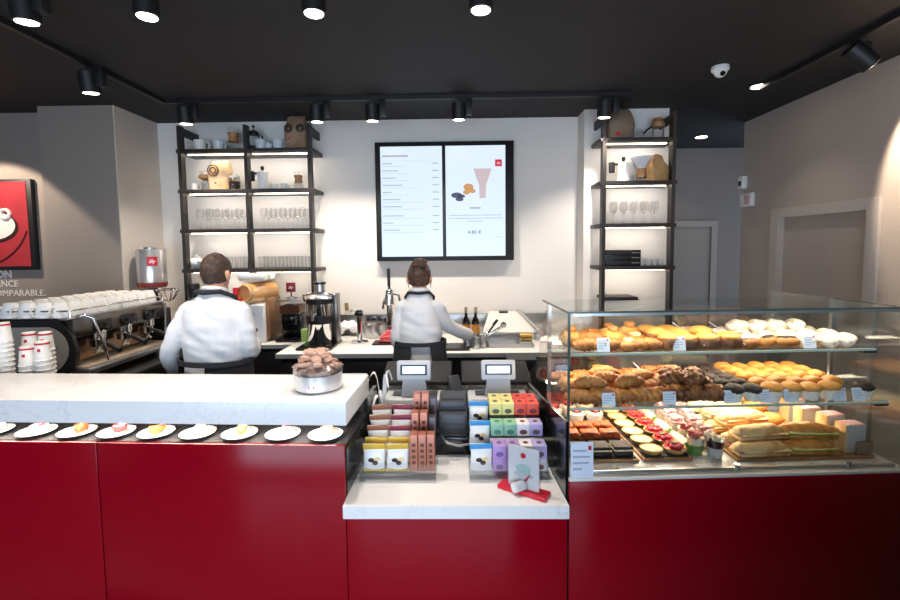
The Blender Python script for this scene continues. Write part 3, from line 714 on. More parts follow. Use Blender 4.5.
part('handle', MB().cyl((0, 0, .47), (-.005, 0, .69), .011).cyl((-.003, 0, .52), (-.005, 0, .69), .015), M_BLACK, t)
part('side_lever', MB().tube([(.03, 0, .44), (.09, 0, .43), (.11, -.02, .34), (.13, -.03, .30)], .012), M_CHROME, t)
part('side_lever', MB().tube([(-.03, 0, .42), (-.06, 0, .36), (-.065, 0, .30)], .012), M_CHROME, t)
t = thing('serving_tray', 'black tray under the folded pink cloth', 'tray', (-.65, 4.13, .92))
part('rim', MB().b2((-.14, -.09, 0), (.14, .09, .014), .004), M_BLACK, t)
cl = MB()
for i in range(5): cl.box((random.uniform(-.02, .02), random.uniform(-.01, .01), .016 + i * .02), (.17 - i * .02, .11 - i * .01, .022), .009, (0, 0, random.uniform(-.3, .3)))
solo('folded_cloth', cl.warp(.008, 22), mat('pink_cloth', 'e0646a', .85), 'folded pink cloth piled on the black tray by the lever press', 'cloth', (-.64, 4.13, .935))
for x, l in ((.075, 'nearer the waitress'), (.165, 'nearer the sink tap')):
    t = thing('syrup_bottle', 'dark glass bottle with an orange label ' + l, 'bottle', (x, 4.25, .92), 0, 'dark bottles by the sink')
    part('glass_body', MB().lathe([(.036, 0), (.038, .006), (.038, .17), (.03, .2), (.014, .23), (.013, .29)], seg=24), mat('dark_bottle_glass', '17110f', .08), t)
    part('label', MB().lathe([(.0386, .06), (.0386, .155)], seg=24, close=False), mat('orange_label', 'c98a3e', .6), t); part('foil_cap', MB().lathe([(.0145, .265), (.015, .318), (0, .32)], seg=20), mat('silver_foil', 'c9b79c', .3, .8), t)
# sink group
t = thing('sink', 'steel sink basin with a lever tap set at the end of the back counter', 'sink', (.46, 4.08, .92))
part('basin', MB().b2((-.2, -.16, 0), (.2, -.15, .03)).b2((-.2, .10, 0), (.2, .11, .05)).b2((-.2, -.16, 0), (-.19, .11, .04)).b2((.19, -.16, 0), (.2, .11, .04)).b2((-.2, -.16, 0), (.2, .11, .004)), M_STEEL, t)
part('spout', MB().tube([(-.23, -.04, 0), (-.23, -.04, .06), (-.05, -.02, .17), (-.03, -.02, .16)], .014).ell((-.05, -.02, .18), .028), M_CHROME, t)
part('lever', MB().tube([(-.2, .0, .08), (-.12, .02, .19)], .009).cyl((-.14, .015, .17), (-.10, .03, .215), .013), M_BLACK, t)
part('tap_base', MB().cyl((-.23, -.04, 0), (-.23, -.04, .08), .03).cyl((-.215, -.02, .06), (-.19, .0, .1), .022), M_CHROME, t)
t = thing('draining_board', 'white sloped board leaning from sink to the wall', 'board', (.47, 4.25, .92))
part('board', MB().prism([(-.24, .0), (.28, .0), (.14, .40), (-.15, .40)], 0, .02).moved(Matrix.Translation((0, 0, .055)) @ Matrix.Rotation(math.radians(22), 4, 'X')), mat('white_enamel', 'd8d3cc', .3), t)
part('handle', MB().b2((-.05, .36, .02), (.04, .39, .035)).moved(Matrix.Translation((0, 0, .055)) @ Matrix.Rotation(math.radians(22), 4, 'X')), M_GREYD, t)
part('side_rail', MB().prism([(.28, 0), (.30, 0), (.16, .40), (.14, .40)], -.0, .045).moved(Matrix.Translation((0, 0, .055)) @ Matrix.Rotation(math.radians(22), 4, 'X')), M_STEEL, t)
part('leg', MB().b2((-.22, .01, 0), (.27, .03, .06)), M_STEEL, t)
for i, (z, l) in enumerate(((0, 'lower'), (.032, 'upper'))):
    t = thing('sponge', f'{l} yellow sponge of the pair by the sink', 'sponge', (.605, 4.0, .92 + .045 + z), .1 * i, 'sponges by the sink')
    part('foam', MB().box((0, 0, .015), (.10, .07, .022), .005), mat('yellow_sponge', 'dcae58', .9, bump=.5), t); part('scouring_side', MB().box((0, 0, .0005), (.10, .07, .006), .002), mat('brown_scourer', '8a6a3a', .9), t)
solo('sponge_holder', MB().b2((-.06, -.045, 0), (.06, .045, .043), .006), M_STEEL, 'small steel block under the yellow sponges', 'holder', (.605, 4.0, .92))
ju = thing('milk_jug', '', 'jug', (0, 0, 0)); part('body', MB().lathe([(.036, 0), (.04, .01), (.034, .06), (.03, .09), (.034, .105), (.031, .105), (.028, .085), (0, .02)], seg=22), M_STEEL, ju); part('handle', MB().tube([(.032, 0, .09), (.065, 0, .09), (.07, 0, .04), (.037, 0, .02)], .005, 8), M_STEEL, ju)
K = Maker(ju)
for i, (x, y, l) in enumerate(((.075, 3.93, 'nearest the waitress hand'), (.15, 3.90, 'in front of the dark bottles'), (.215, 3.95, 'next to the sink tap'), (.135, 4.02, 'close behind the others'))):
    K.put((x, y, .92), -.8 + i * .7, 'small steel milk jug ' + l, 'steel jugs by the sink')
t = thing('induction_plate', 'flat black plate on the counter before the waitress', 'hot plate', (-.07, 3.92, .92)); part('glass_top', MB().b2((-.17, -.12, .012), (.17, .12, .02), .003), M_BLACKG, t); part('body', MB().b2((-.16, -.11, 0), (.16, .11, .012)), M_GREYD, t)
gl = thing('drinking_glass', '', 'glass', (0, 0, 0)); part('tumbler', MB().lathe([(.028, 0), (.036, .10), (.034, .10), (.026, .006), (0, .006)], seg=20, close=False), M_WGLASS, gl)
K = Maker(gl)
for i, (x, y) in enumerate(((.74, 4.2), (.82, 4.22), (.74, 4.32), (.83, 4.34), (.78, 4.1))):
    K.put((x, y, .92), 0, f'clear tumbler beyond the draining board, {ORD[i]} of the five', 'tumblers by the draining board')

# ------------------------------------------------------------------ things on the wall shelves
def wine_mb():
    return (MB().lathe([(.035, 0), (.034, .003), (.006, .008), (.004, .02), (.004, .085), (.012, .095), (.034, .125), (.038, .15), (.031, .205), (.0295, .205), (.0365, .15), (.033, .127), (.01, .099), (0, .097)], seg=22, close=False))
wg = thing('wine_glass', '', 'wine glass', (0, 0, 0)); part('glass_body', wine_mb(), M_WGLASS, wg)
K = Maker(wg)
for bay, (x0, n, y, z, nm) in enumerate(((-2.53, 5, 4.42, SHZ[1], 'the bay above the barista'), (-2.53, 5, 4.54, SHZ[1], 'the bay above the barista'), (-1.90, 5, 4.42, SHZ[1], 'the menu screen bay'), (-1.90, 5, 4.54, SHZ[1], 'the menu screen bay'), (1.44, 5, 4.19, SHZ[1], 'the narrow shelf'), (1.47, 5, 4.31, SHZ[1], 'the narrow shelf'))):
    for i in range(n):
        K.put((x0 + i * (.096 if bay < 4 else .092), y, z), 0, f'clear wine glass in {nm}, {("front", "back")[bay % 2]} row, {ORD[i]} from the machine end', 'wine glasses on the wall shelves')
tb = thing('water_glass', '', 'glass', (0, 0, 0)); part('tumbler', MB().lathe([(.026, 0), (.034, .115), (.032, .115), (.024, .006), (0, .006)], seg=20, close=False), M_WGLASS, tb)
K = Maker(tb)
for row, y in enumerate((4.41, 4.52)):
    for i in range(4): K.put((-2.33 + i * .08, y, SHZ[0]), 0, f'clear straight glass low beside the barista head, {("front", "back")[row]} row, {ORD[i]} along', 'straight glasses on the low shelf')
    for i in range(7): K.put((-1.93 + i * .076, y, SHZ[0]), 0, f'clear straight glass low beside the menu screen, {("front", "back")[row]} row, {ORD[i]} along', 'straight glasses on the low shelf')
def white_cup(name, loc, lab, s=1, rz=0, group=None, m=M_WARMW):
    t = thing(name, lab, 'cup', loc, rz, group); part('bowl', cup_mb(.045, .09, foot=.75), m, t); part('handle', handle_mb(.045, .09, .007), m, t); t.scale = (s,) * 3; return t
ZT = SHZ[3]
M_PALEB = mat('pale_blue_porcelain', 'dfe6ea', .2)
white_cup('mug', (-2.52, 4.46, ZT), 'white mug at the machine end of the top shelf', 1.25, .2); white_cup('mug', (-2.34, 4.47, ZT), 'pale mug second along the top shelf', 1.15, -.2, m=M_PALEB)
white_cup('mug', (-1.92, 4.46, ZT), 'pale blue mug beside the french press', 1.2, .4, m=M_PALEB); white_cup('mug', (-1.75, 4.47, ZT), 'pale blue mug between small cup and kraft bag', 1.15, -.3, m=M_PALEB)
white_cup('espresso_cup', (-1.835, 4.45, ZT), 'small pale cup between two blue mugs', .75, 0, m=M_PALEB)
solo('drinking_glass', MB().lathe([(.026, 0), (.03, .1), (.028, .1), (.024, .006), (0, .006)], seg=20, close=False), M_WGLASS, 'clear glass at the shelf post end of the top shelf', 'glass', (-2.60, 4.42, ZT))
solo('drinking_glass', MB().lathe([(.026, 0), (.03, .1), (.028, .1), (.024, .006), (0, .006)], seg=20, close=False), M_WGLASS, 'clear glass standing next to the printed kraft bag', 'glass', (-1.67, 4.45, ZT))
def chemex(loc, lab, s=1, wood=True):
    t = thing('coffee_carafe', lab, 'coffee maker', loc)
    part('glass_body', MB().lathe([(.06, 0), (.065, .01), (.06, .05), (.024, .11), (.03, .14), (.055, .21), (.053, .21), (.028, .14), (.022, .11), (.057, .05), (.06, .012), (0, .006)], seg=26, close=False), M_WGLASS, t)
    part('wooden_collar', MB().lathe([(.04, .085), (.03, .11), (.033, .14), (.044, .165), (.05, .165), (.042, .135), (.039, .11), (.047, .085)], seg=26, close=False), M_WOOD, t)
    part('cord', MB().tube([(.041, -.01, .115), (.05, -.02, .11), (.055, -.02, .085)], .004, 6), M_KRAFT, t); t.scale = (s,) * 3; return t
chemex((-2.19, 4.47, ZT), 'hourglass coffee carafe with a wide wooden collar on the top shelf', 1.1)
t = thing('french_press', 'black french press at the middle post of the wide shelf top', 'french press', (-1.99, 4.47, ZT))
part('carafe', MB().lathe([(.045, .01), (.046, .16), (.043, .16), (.042, .015), (0, .015)], seg=24, close=False), M_WGLASS, t); part('frame', MB().lathe([(.048, 0), (.048, .05), (.0, .052)], seg=24).b2((-.048, -.006, .05), (-.044, .006, .17)).b2((.044, -.006, .05), (.048, .006, .17)), M_BLACK, t)
part('lid', MB().lathe([(.05, .16), (.05, .18), (.03, .2), (0, .205)], seg=24).cyl((0, 0, .2), (0, 0, .235), .004).ell((0, 0, .242), .014), M_BLACK, t); part('handle', MB().tube([(.048, 0, .15), (.085, 0, .15), (.09, 0, .05), (.048, 0, .04)], .007, 8), M_BLACK, t)
def paper_bag(name, loc, w_, d_, h_, m, lab, rz=0, warp_=.014, fold=.6, neck=1):
    t = thing(name, lab, 'bag', loc, rz)
    rings = []
    for i in range(13):
        f = i / 12; sx = 1 - (1 - neck) * max(0, (f - fold) / (1 - fold)) ** 1.3; sy = 1 if f < fold else 1 - .8 * ((f - fold) / (1 - fold))
        bul = 1 + .07 * math.sin(PI * min(1, f * 1.3))
        rings.append([((w_ / 2) * bul * sx * max(-1, min(1, 1.25 * math.cos(a))), (d_ / 2) * bul * sy * max(-1, min(1, 1.25 * math.sin(a))), f * h_) for a in [2 * PI * k / 28 for k in range(28)]])
    mb = MB().loft(rings); zs = [p[2] for p in mb.v]; mb.warp(warp_, 14, w_ * 30); mb.v = [(p[0], p[1], max(0, p[2])) for p in mb.v]
    part('paper', mb, m, t, ang=1.2); return t
def bullseye(t, x, y, z, r, m, rot=0):
    for k in (1, .55): part('printed_ring', MB().tube([(x + r * k * math.cos(a * PI / 10), y, z + r * k * math.sin(a * PI / 10)) for a in range(20)], r * .13, 6, True), m, t)
M_PRINT = mat('dark_print', '2a2624', .7)
t = paper_bag('kraft_bag', (-1.56, 4.47, ZT), .2, .13, .33, M_KRAFT, 'tall kraft bag printed with dark rings on the wide shelf top', warp_=.014, neck=.86)
bullseye(t, -.06, -.076, .2, .036, M_PRINT); bullseye(t, .055, -.076, .2, .036, M_PRINT); part('red_print', MB().ell((.05, -.071, .1), (.011, .003, .010)), M_LOGO, t); part('red_print', MB().ell((-.06, -.071, .105), (.011, .003, .010)), M_LOGO, t)
ZM = SHZ[2]
white_cup('espresso_cup', (-2.58, 4.44, ZM), 'low white cup at the post on second shelf', .8, .5)
t = thing('pour_over_stand', 'glass coffee dripper with wooden ring beside the cream bag', 'dripper', (-2.475, 4.45, ZM))
part('glass_body', MB().lathe([(.045, 0), (.05, .02), (.042, .09), (.038, .10), (.036, .10), (.04, .088), (.047, .02), (0, .006)], seg=24, close=False), M_WGLASS, t); part('wooden_ring', MB().lathe([(.04, .105), (.062, .125), (.062, .15), (.05, .155), (.036, .11)], seg=24), M_WOOD, t); part('cone', MB().lathe([(.02, .10), (.06, .19), (.057, .19), (.018, .105)], seg=24, close=False), M_WGLASS, t)
t = paper_bag('coffee_bag', (-2.325, 4.47, ZM), .2, .14, .29, mat('cream_cloth', 'd9bd97', .85, bump=.4, bscale=60, col2='c9a67c'), 'large cream coffee bag with a round printed ring', .0, .006, .6, .8)
bullseye(t, -.04, -.084, .19, .05, mat('brown_print', '8a6542', .8)); part('red_print', MB().ell((-.02, -.082, .07), (.012, .003, .009)), M_LOGO, t)
t = thing('storage_jar', 'glass jar of dark coffee with a clear lid', 'jar', (-2.185, 4.44, ZM)); part('coffee', MB().cyl((0, 0, .004), (0, 0, .085), .052, seg=24), M_CHOC, t); part('glass_body', MB().lathe([(.055, 0), (.055, .10), (.045, .12), (.043, .12), (.053, .1), (.053, .004)], seg=24, close=False), M_WGLASS, t); part('lid', MB().lathe([(.048, .12), (.05, .14), (.0, .15)], seg=24).ell((0, 0, .16), .015), M_WARMW, t)
def moka(loc, lab, s=1, rz=0):
    t = thing('moka_pot', lab, 'moka pot', loc, rz)
    part('boiler', MB().lathe([(.05, 0), (.042, .07), (.043, .08)], seg=8), M_WHITE, t); part('upper', MB().lathe([(.04, .08), (.05, .15), (.0, .165)], seg=8), M_WHITE, t)
    part('handle', MB().b2((-.115, -.012, .075), (-.07, .012, .16), .006).b2((-.1, -.01, .135), (-.04, .01, .15), .004), M_BLACK, t); part('lid_knob', MB().lathe([(.008, .16), (.016, .185), (.01, .2), (0, .2)], seg=14), M_BLACK, t); t.scale = (s,) * 3; return t
moka((-1.90, 4.43, ZM), 'white moka pot with black handle on the wide shelf', 1.15)
solo('espresso_spoon', MB().box((0, 0, .004), (.13, .02, .006), .002), M_STEEL, 'steel spoon lying on second shelf before the small cups', 'spoon', (-1.82, 4.36, ZM + .001))
white_cup('espresso_cup', (-1.80, 4.46, ZM), 'small white cup next to the moka pot', .7, .2); white_cup('espresso_cup', (-1.70, 4.45, ZM), 'small white cup next to the wood collared carafe', .7, -.2)
chemex((-1.56, 4.46, ZM), 'small coffee carafe with tied wooden collar on second shelf', .85)
t = thing('teapot', 'round white teapot at the post end of the low shelf', 'teapot', (-2.61, 4.46, SHZ[0]), .0)
part('body', MB().ell((0, 0, .06), (.085, .075, .06)), M_WARMW, t); part('lid', MB().ell((0, 0, .118), (.04, .04, .014)).ell((0, 0, .138), .013), M_WARMW, t); part('spout', MB().tube([(-.07, 0, .05), (-.11, 0, .08), (-.125, 0, .115)], [.02, .014, .01]), M_WARMW, t); part('handle', MB().tube([(.07, 0, .1), (.12, 0, .1), (.12, 0, .04), (.07, 0, .03)], .008), M_WARMW, t)
solo('white_bowl', MB().lathe([(.03, 0), (.06, .03), (.075, .075), (.07, .075), (.05, .03), (0, .01)], seg=24, close=False), M_WARMW, 'white bowl between the teapot and the barista head', 'bowl', (-2.50, 4.42, SHZ[0]))
t = thing('small_bottle', 'small dark bottle with a silver neck at the middle post', 'bottle', (-2.045, 4.40, SHZ[0])); part('glass_body', MB().lathe([(.022, 0), (.023, .06), (.01, .085), (.009, .11)], seg=18), M_BLACKG, t); part('neck_foil', MB().lathe([(.0105, .085), (.011, .12), (0, .122)], seg=18), M_STEEL, t)
# narrow shelf
t = paper_bag('kraft_bag', (1.50, 4.25, ZT), .22, .14, .29, M_JUTE, 'grey kraft bag on top of the narrow shelf', warp_=.012, neck=.72); part('red_print', MB().ell((-.04, -.08, .05), (.025, .004, .014)), M_LOGO, t)
for x, l, s in ((1.66, 'nearest the grey kraft bag', 1.1), (1.745, 'in the middle of the narrow shelf top', .95)):
    white_cup('glass_mug', (x, 4.25, ZT), 'clear glass mug ' + l, s, .3, m=M_WGLASS)
t = thing('coffee_press', 'glass coffee press with a wooden collar and long handle', 'coffee maker', (1.85, 4.25, ZT))
part('glass_body', MB().lathe([(.05, 0), (.052, .15), (.05, .15), (.048, .006), (0, .006)], seg=24, close=False), M_WGLASS, t); part('wooden_collar', MB().lathe([(.054, .12), (.06, .14), (.054, .165)], seg=24), M_WOOD, t); part('lid', MB().lathe([(.05, .17), (.04, .2), (0, .21)], seg=24), M_WOOD, t); part('handle', MB().tube([(-.05, 0, .13), (-.11, -.02, .09), (-.14, -.03, .06)], .009), M_BLACK, t); part('frame_bar', MB().b2((-.053, -.008, 0), (-.045, .008, .16)), M_STEEL, t); part('frame_bar', MB().b2((.045, -.008, 0), (.053, .008, .16)), M_STEEL, t)
moka((1.53, 4.22, ZM), 'white moka pot with black handle on the narrow shelf', 1.15)
for x, l in ((1.63, 'beside the moka pot'), (1.70, 'beside the white cone dripper')): white_cup('glass_cup', (x, 4.21, ZM), 'small clear cup ' + l, .7, .3, m=M_WGLASS)
t = thing('pour_over', 'wooden collared carafe topped with white paper filter cone', 'coffee maker', (1.725, 4.285, ZM)); part('glass_body', MB().lathe([(.055, 0), (.058, .02), (.03, .10), (.028, .1), (.055, .022), (0, .006)], seg=24, close=False), M_WGLASS, t); part('wooden_collar', MB().lathe([(.05, .05), (.032, .1), (.036, .135), (.045, .13), (.042, .1), (.058, .05)], seg=24, close=False), M_WOOD, t); part('filter_cone', MB().lathe([(.03, .12), (.10, .235), (.097, .235), (.027, .125)], seg=26, close=False), M_PAPER, t)
t = paper_bag('kraft_bag', (1.825, 4.185, ZM), .16, .10, .235, mat('tan_paper', 'c39a68', .8, bump=.3, bscale=50, col2='b0875a'), 'plump tan paper bag beside the white filter cone', .2, .014, .45, .5)
t = thing('drawer_box', 'black drawer box on the low board of the narrow shelf', 'box', (1.515, 4.22, SHZ[0])); part('body', MB().b2((-.165, -.085, 0), (.155, .09, .145), .003), M_BLACKG, t)
for z in (.008, .054, .1): d_ = part('drawer', MB().b2((-.16, -.09, z), (.15, -.084, z + .04), .002), M_BLACK, t); part('pull', MB().b2((.07, -.095, z + .016), (.14, -.09, z + .022)), M_STEEL, d_)
K = None
for i in range(4): white_cup('espresso_cup', (1.705 + i * .058, 4.20, SHZ[0]), f'small white cup beside the black drawer box, {ORD[i]} from it', .62, .5, 'espresso cups by the drawer box')
# ------------------------------------------------------------------ tills
def till(x, y, lab, lab2):
    t = thing('cash_register', lab, 'till', (x, y, .8855), 0, 'tills between the counters')
    part('base', MB().b2((-.175, 0, 0), (.175, .30, .06), .012), M_GREY, t)
    part('printer_slot', MB().b2((-.13, .06, .063), (.13, .13, .07), .003), M_GREYD, t)
    st = MB().loft([[(sx * (.075 - .012 * f), yy + .03 - .03 * f, .06 + .12 * f) for sx, yy in ((-1, .01), (1, .01), (1, .04), (-1, .04))] for f in (0, .3, .7, 1)])
    part('stand', st, M_GREY, t)
    R_ = Matrix.Translation((0, .03, .22)) @ Matrix.Rotation(-.15, 4, 'X')
    d_ = part('customer_display', MB().box((0, 0, 0), (.195, .035, .112), .012).moved(R_), M_GREY, t)
    part('display_bezel', MB().box((0, -.017, .004), (.152, .006, .058), .002).moved(R_), mat('navy_bezel', '2b3444', .3), d_)
    part('display_glass', MB().box((0, -.020, .004), (.128, .004, .042)).moved(R_), mat('till_display', 'b7cde0', .3, emit='c9dcf0', estr=.55), d_)
    part('touch_screen', MB().box((0, .28, .135), (.42, .03, .26), .008, (-1.32, 0, 0)), mat('till_black', '070709', .6), t)
    part('screen_arm', MB().tube([(0, .2, .05), (0, .24, .08), (0, .27, .12)], .03), M_BLACK, t)
    return t
till(-.255, 2.49, 'cash register with customer display nearer the wrapped biscuits', '')
till(.225, 2.49, 'cash register with customer display nearer the pastry case', '')
t = thing('receipt_printer', 'black receipt printer standing between the two tills', 'printer', (-.035, 2.14, .75))
part('stand', MB().b2((-.075, .12, 0), (.085, .27, .10), .004), M_BLACK, t)
part('body', MB().b2((-.07, .06, .10), (.075, .29, .22), .015), M_GREYD, t); part('lid', MB().b2((-.068, .10, .22), (.073, .29, .27), .012), M_GREYD, t)
part('paper_slot', MB().b2((-.055, .12, .268), (.06, .14, .274)), M_BLACK, t); part('front_cover', MB().b2((-.065, .052, .115), (.07, .062, .17), .003), M_BLACK, t)
part('drawer_box', MB().b2((-.085, .08, .0), (.095, .118, .09), .003), M_BLACKG, t)
t = thing('card_terminal', 'small dark card terminal with pale screen beside the far till', 'card terminal', (-.02, 2.62, .8855)); part('body', MB().box((0, 0, .09), (.075, .03, .14), .01, (-.5, 0, .5)), M_GREYD, t); part('foot', MB().cyl((0, .02, 0), (0, .02, .05), .035), M_BLACK, t)
t = thing('label_printer', 'grey topped black printer behind the marble counter end', 'printer', (-.62, 2.42, .88)); part('body', MB().b2((-.085, 0, 0), (.085, .2, .16), .02), M_BLACKG, t); part('lid', MB().b2((-.083, .01, .16), (.083, .2, .185), .012), M_GREY, t)
t = thing('paper_spike', 'cluster of curled white receipt strips behind the biscuit pouches', 'paper', (-.415, 2.40, .75)); t.scale = (1.0, 1.0, 2.35)
for i in range(6):
    a = i * 1.05; q = MB()
    for k in range(9):
        f = k / 8; r_ = .012 + .07 * f * f; z = .02 + .14 * math.sin(f * 2.2) * (1 if i % 2 else .65)
        q.v += [(r_ * math.cos(a) - .012 * math.sin(a) * (1 - .6 * f), r_ * math.sin(a) + .012 * math.cos(a) * (1 - .6 * f), z), (r_ * math.cos(a) + .012 * math.sin(a) * (1 - .6 * f), r_ * math.sin(a) - .012 * math.cos(a) * (1 - .6 * f), z + .003)]
        if k: o = len(q.v); q.f.append((o - 4, o - 3, o - 1, o - 2))
    part('paper_strip', q, M_WHITE, t)
solo('power_cable', MB().tube([(-.12, 2.30, .85), (-.06, 2.18, .83), (.0, 2.17, .82), (.05, 2.2, .815), (.10, 2.37, .80)], .006, 8), mat('cable_grey', '9a958c', .5), 'grey cable hanging in front of the receipt printer', 'cable')
t = thing('coffee_dispenser', 'dark square dispenser post behind the near corner of the pastry case', 'dispenser', (.425, 2.985, 0)); part('body', MB().b2((-.055, 0, 0), (.055, .16, .95), .006), mat('taupe_plastic', '6f6960', .5), t); part('funnel', MB().loft([[(sx * r_, .08 + sy * r_, z) for sx, sy in ((-1, -1), (1, -1), (1, 1), (-1, 1))] for z, r_ in ((.95, .05), (1.04, .10), (1.05, .10))]), M_BLACK, t)

# ------------------------------------------------------------------ acrylic trays with pouches and boxes on the low marble
def acrylic_tray(loc, w_, d_, lab, lv, sw_=None):
    t = thing('display_tray', lab, 'tray', loc)
    part('base', MB().b2((0, 0, 0), (w_, d_, .006)), M_ACRYL, t); part('front_lip', MB().b2((0, 0, .006), (w_, .005, .085)), M_ACRYL, t)
    for x in (0, w_ - .005): part('side_wall', MB().prism([(0, .006), (d_, .006), (d_, .085 + lv * 2), (0, .085)], x, x + .005).moved(Matrix(((0, 0, 1, 0), (1, 0, 0, 0), (0, 1, 0, 0), (0, 0, 0, 1)))), M_ACRYL, t)
    for k in range(3): part('step', MB().b2((.006, .012 + k * d_ / 3, .006), (sw_ or w_ - .006, d_ / 3 * (k + 1), .03 + k * lv)), M_ACRYL, t)
    return t
TX, TY = -.452, 1.985
acrylic_tray((TX, TY - .03, .75), .345, .40, 'stepped clear tray of biscuit pouches on the marble', .055)
def pouch(m, nm):
    t = thing('biscuit_pouch', '', 'pouch', (0, 0, 0)); n = 9; w_, h_, d_ = .104, .125, .036
    rings = []
    for i in range(n):
        f = i / (n - 1); b = d_ * (.25 + .75 * math.sin(PI * min(1, f * 1.15 + .12)) ** .8) if f < .84 else .004
        ww = w_ * (1 - .07 * math.sin(PI * f))
        rings.append([((ww / 2) * math.copysign(abs(math.cos(a)) ** .55, math.cos(a)), (b / 2) * math.sin(a), f * h_) for a in [2 * PI * k / 20 for k in range(20)]])
    part('film', MB().loft(rings).warp(.003, 40, 3), mat('pouch_white', 'efece6', .4), t, ang=1.2)
    part('top_band', MB().box((0, -.001, h_ * .90), (w_ * 1.0, .012, h_ * .2), .004).warp(.003, 40, 5), m, t)
    part('picture', MB().ell((-.012, -d_ * .5 - .001, .055), (.014, .003, .010)).ell((.006, -d_ * .5 - .001, .042), (.013, .003, .011)), M_CHOC, t)
    part('picture', MB().ell((.016, -d_ * .5 - .001, .06), (.013, .003, .010)), M_CUST, t)
    if nm == 'yellow': part('bottom_band', MB().b2((-w_ * .48, -d_ * .36, .0), (w_ * .48, -d_ * .30, .012)), m, t)
    return Maker(t)
PY = pouch(mat('yellow_band', 'd2a92f', .45), 'yellow'); PBR = pouch(mat('brown_band', '8d5236', .45), 'brown'); PM = pouch(mat('maroon_band', '7e1530', .45), 'maroon'); PB = pouch(mat('blue_band', '3e93cf', .45), 'blue')
GP = 'biscuit pouches in the clear trays'
LV = (.781, .836, .891)
for c, (x, nm) in enumerate(((TX + .06, 'outer'), (TX + .168, 'inner'))):
    PY.put((x, TY + .02, LV[0]), .03, f'yellow banded white pouch at the front, {nm} column', GP); PY.put((x + .002, TY + .065, LV[0] + .012), -.03, f'yellow banded white pouch second from the front, {nm} column', GP)
for j in range(3):
    PBR.put((TX + .06, TY + .125 + j * .062, LV[1] - .01 + j * .028), .05, f'brown banded white pouch in the outer column, {ORD[j]} from the yellow ones', GP, 1)
    PM.put((TX + .168, TY + .12 + j * .06, LV[1] - .01 + j * .03), -.03 - .1 * (j == 2), f'maroon banded white pouch in the inner column, {ORD[j]} from the yellow ones', GP)
def slim(m, w_=.036, d_=.05, h_=.155):
    t = thing('slim_box', '', 'box', (0, 0, 0)); part('carton', MB().b2((-w_ / 2, -d_ / 2, 0), (w_ / 2, d_ / 2, h_), .002), m, t)
    n = MB()
    for z in (.03, .055, .08, .105): n.b2((-.008, -d_ / 2 - .001, z), (.008, -d_ / 2, z + .014))
    part('print', n, mat('dark_copper_print', '5b2f22', .5), t); return Maker(t)
SB = slim(mat('copper_carton', 'b4705a', .35, .35)); SD = slim(mat('dark_carton', '4b4349', .35, .3))
GB = 'slim upright boxes in the clear tray'
for i in range(3): SB.put((TX + .243 + i * .039, TY + .03, LV[0]), 0, f'copper coloured slim box in the front row, {ORD[i]} from the pouches', GB, (1, 1, 1.1))
for r_, y in enumerate((.16, .28)):
    for i in range(2):
        SB.put((TX + .238 + i * .042, TY + y, LV[r_ + 1]), 0, f'copper coloured slim box in the {("middle", "back")[r_]} row, {ORD[i]} from the pouches', GB)
        SD.put((TX + .322 - .042 + .002 + i * .0385 + .001, TY + y + .006, LV[r_ + 1] - .01), 0, f'dark slim box in the {("middle", "back")[r_]} row, {("nearer", "further from")[i]} the copper boxes', GB, (.95, 1, 1))
TX2 = .045
acrylic_tray((TX2, TY - .03, .75), .352, .40, 'stepped clear tray of coloured capsule boxes beside the pastry case', .055, .104)
for j, (y, z) in enumerate(((.02, LV[0]), (.155, LV[1]), (.275, LV[2]))):
    PB.put((TX2 + .055, TY + y, z), .04 - j * .05, f'blue banded white pouch, {ORD[j]} from the front of its column', GP)
def capbox(c, c2):
    t = thing('capsule_box', '', 'box', (0, 0, 0)); m = mat('carton_' + c, c, .5)
    part('carton', MB().b2((-.030, -.04, 0), (.030, .04, .058), .002), m, t)
    part('dark_picture', MB().add(*(lambda q: (q.v, q.f))(MB().prism([(.012 * math.cos(k * PI / 8), .014 * math.sin(k * PI / 8)) for k in range(16)], .0582, .0590))), mat('carton_print_' + c2, c2, .5), t)
    part('front_picture', MB().prism([(.018 * math.cos(k * PI / 8), .02 + .012 * math.sin(k * PI / 8)) for k in range(16)], .0402, .0408, XZ), mat('carton_print_' + c2, c2, .5), t)
    return Maker(t)
GC = 'capsule boxes in the clear tray'
CBX = {'yellow': capbox('e6dc8e', '6a5a3a'), 'red': capbox('dd4f3e', '6e1d1a'), 'green': capbox('8ec2a4', '4d8a6c'), 'white': capbox('eceaf0', '7a3a30'), 'lilac': capbox('bcb3e0', '6a4a58'), 'purple': capbox('b795cf', '7d5a9a')}
def crow(kinds, y, z, rowname):
    n = {}
    for i, k in enumerate(kinds):
        n[k] = n.get(k, 0) + 1
        CBX[k].put((TX2 + .138 + i * .0615, TY + y, z), 0, f'{k} capsule box in the {rowname}, {ORD[n[k] - 1]} of its colour from the blue pouches', GC)
crow(['purple', 'purple', 'white', 'white'], .045, LV[0], 'lower front row')
crow(['purple', 'purple', 'white', 'lilac'], .045, LV[0] + .059, 'upper front row')
crow(['green', 'green', 'white', 'lilac'], .15, .90, 'middle row')
crow(['yellow', 'yellow', 'red', 'red'], .25, .965, 'back row')
crow(['yellow', 'yellow', 'red', 'red'], .333, .965, 'rearmost row')
solo('box_riser', MB().b2((.002, .0, 0), (.241, .112, .0145)).b2((.002, .115, 0), (.241, .193, .134)).b2((.002, .195, 0), (.241, .345, .199)), M_ACRYL, 'clear stepped riser under the capsule boxes', 'riser', (TX2 + .106, TY - .005, .7655))

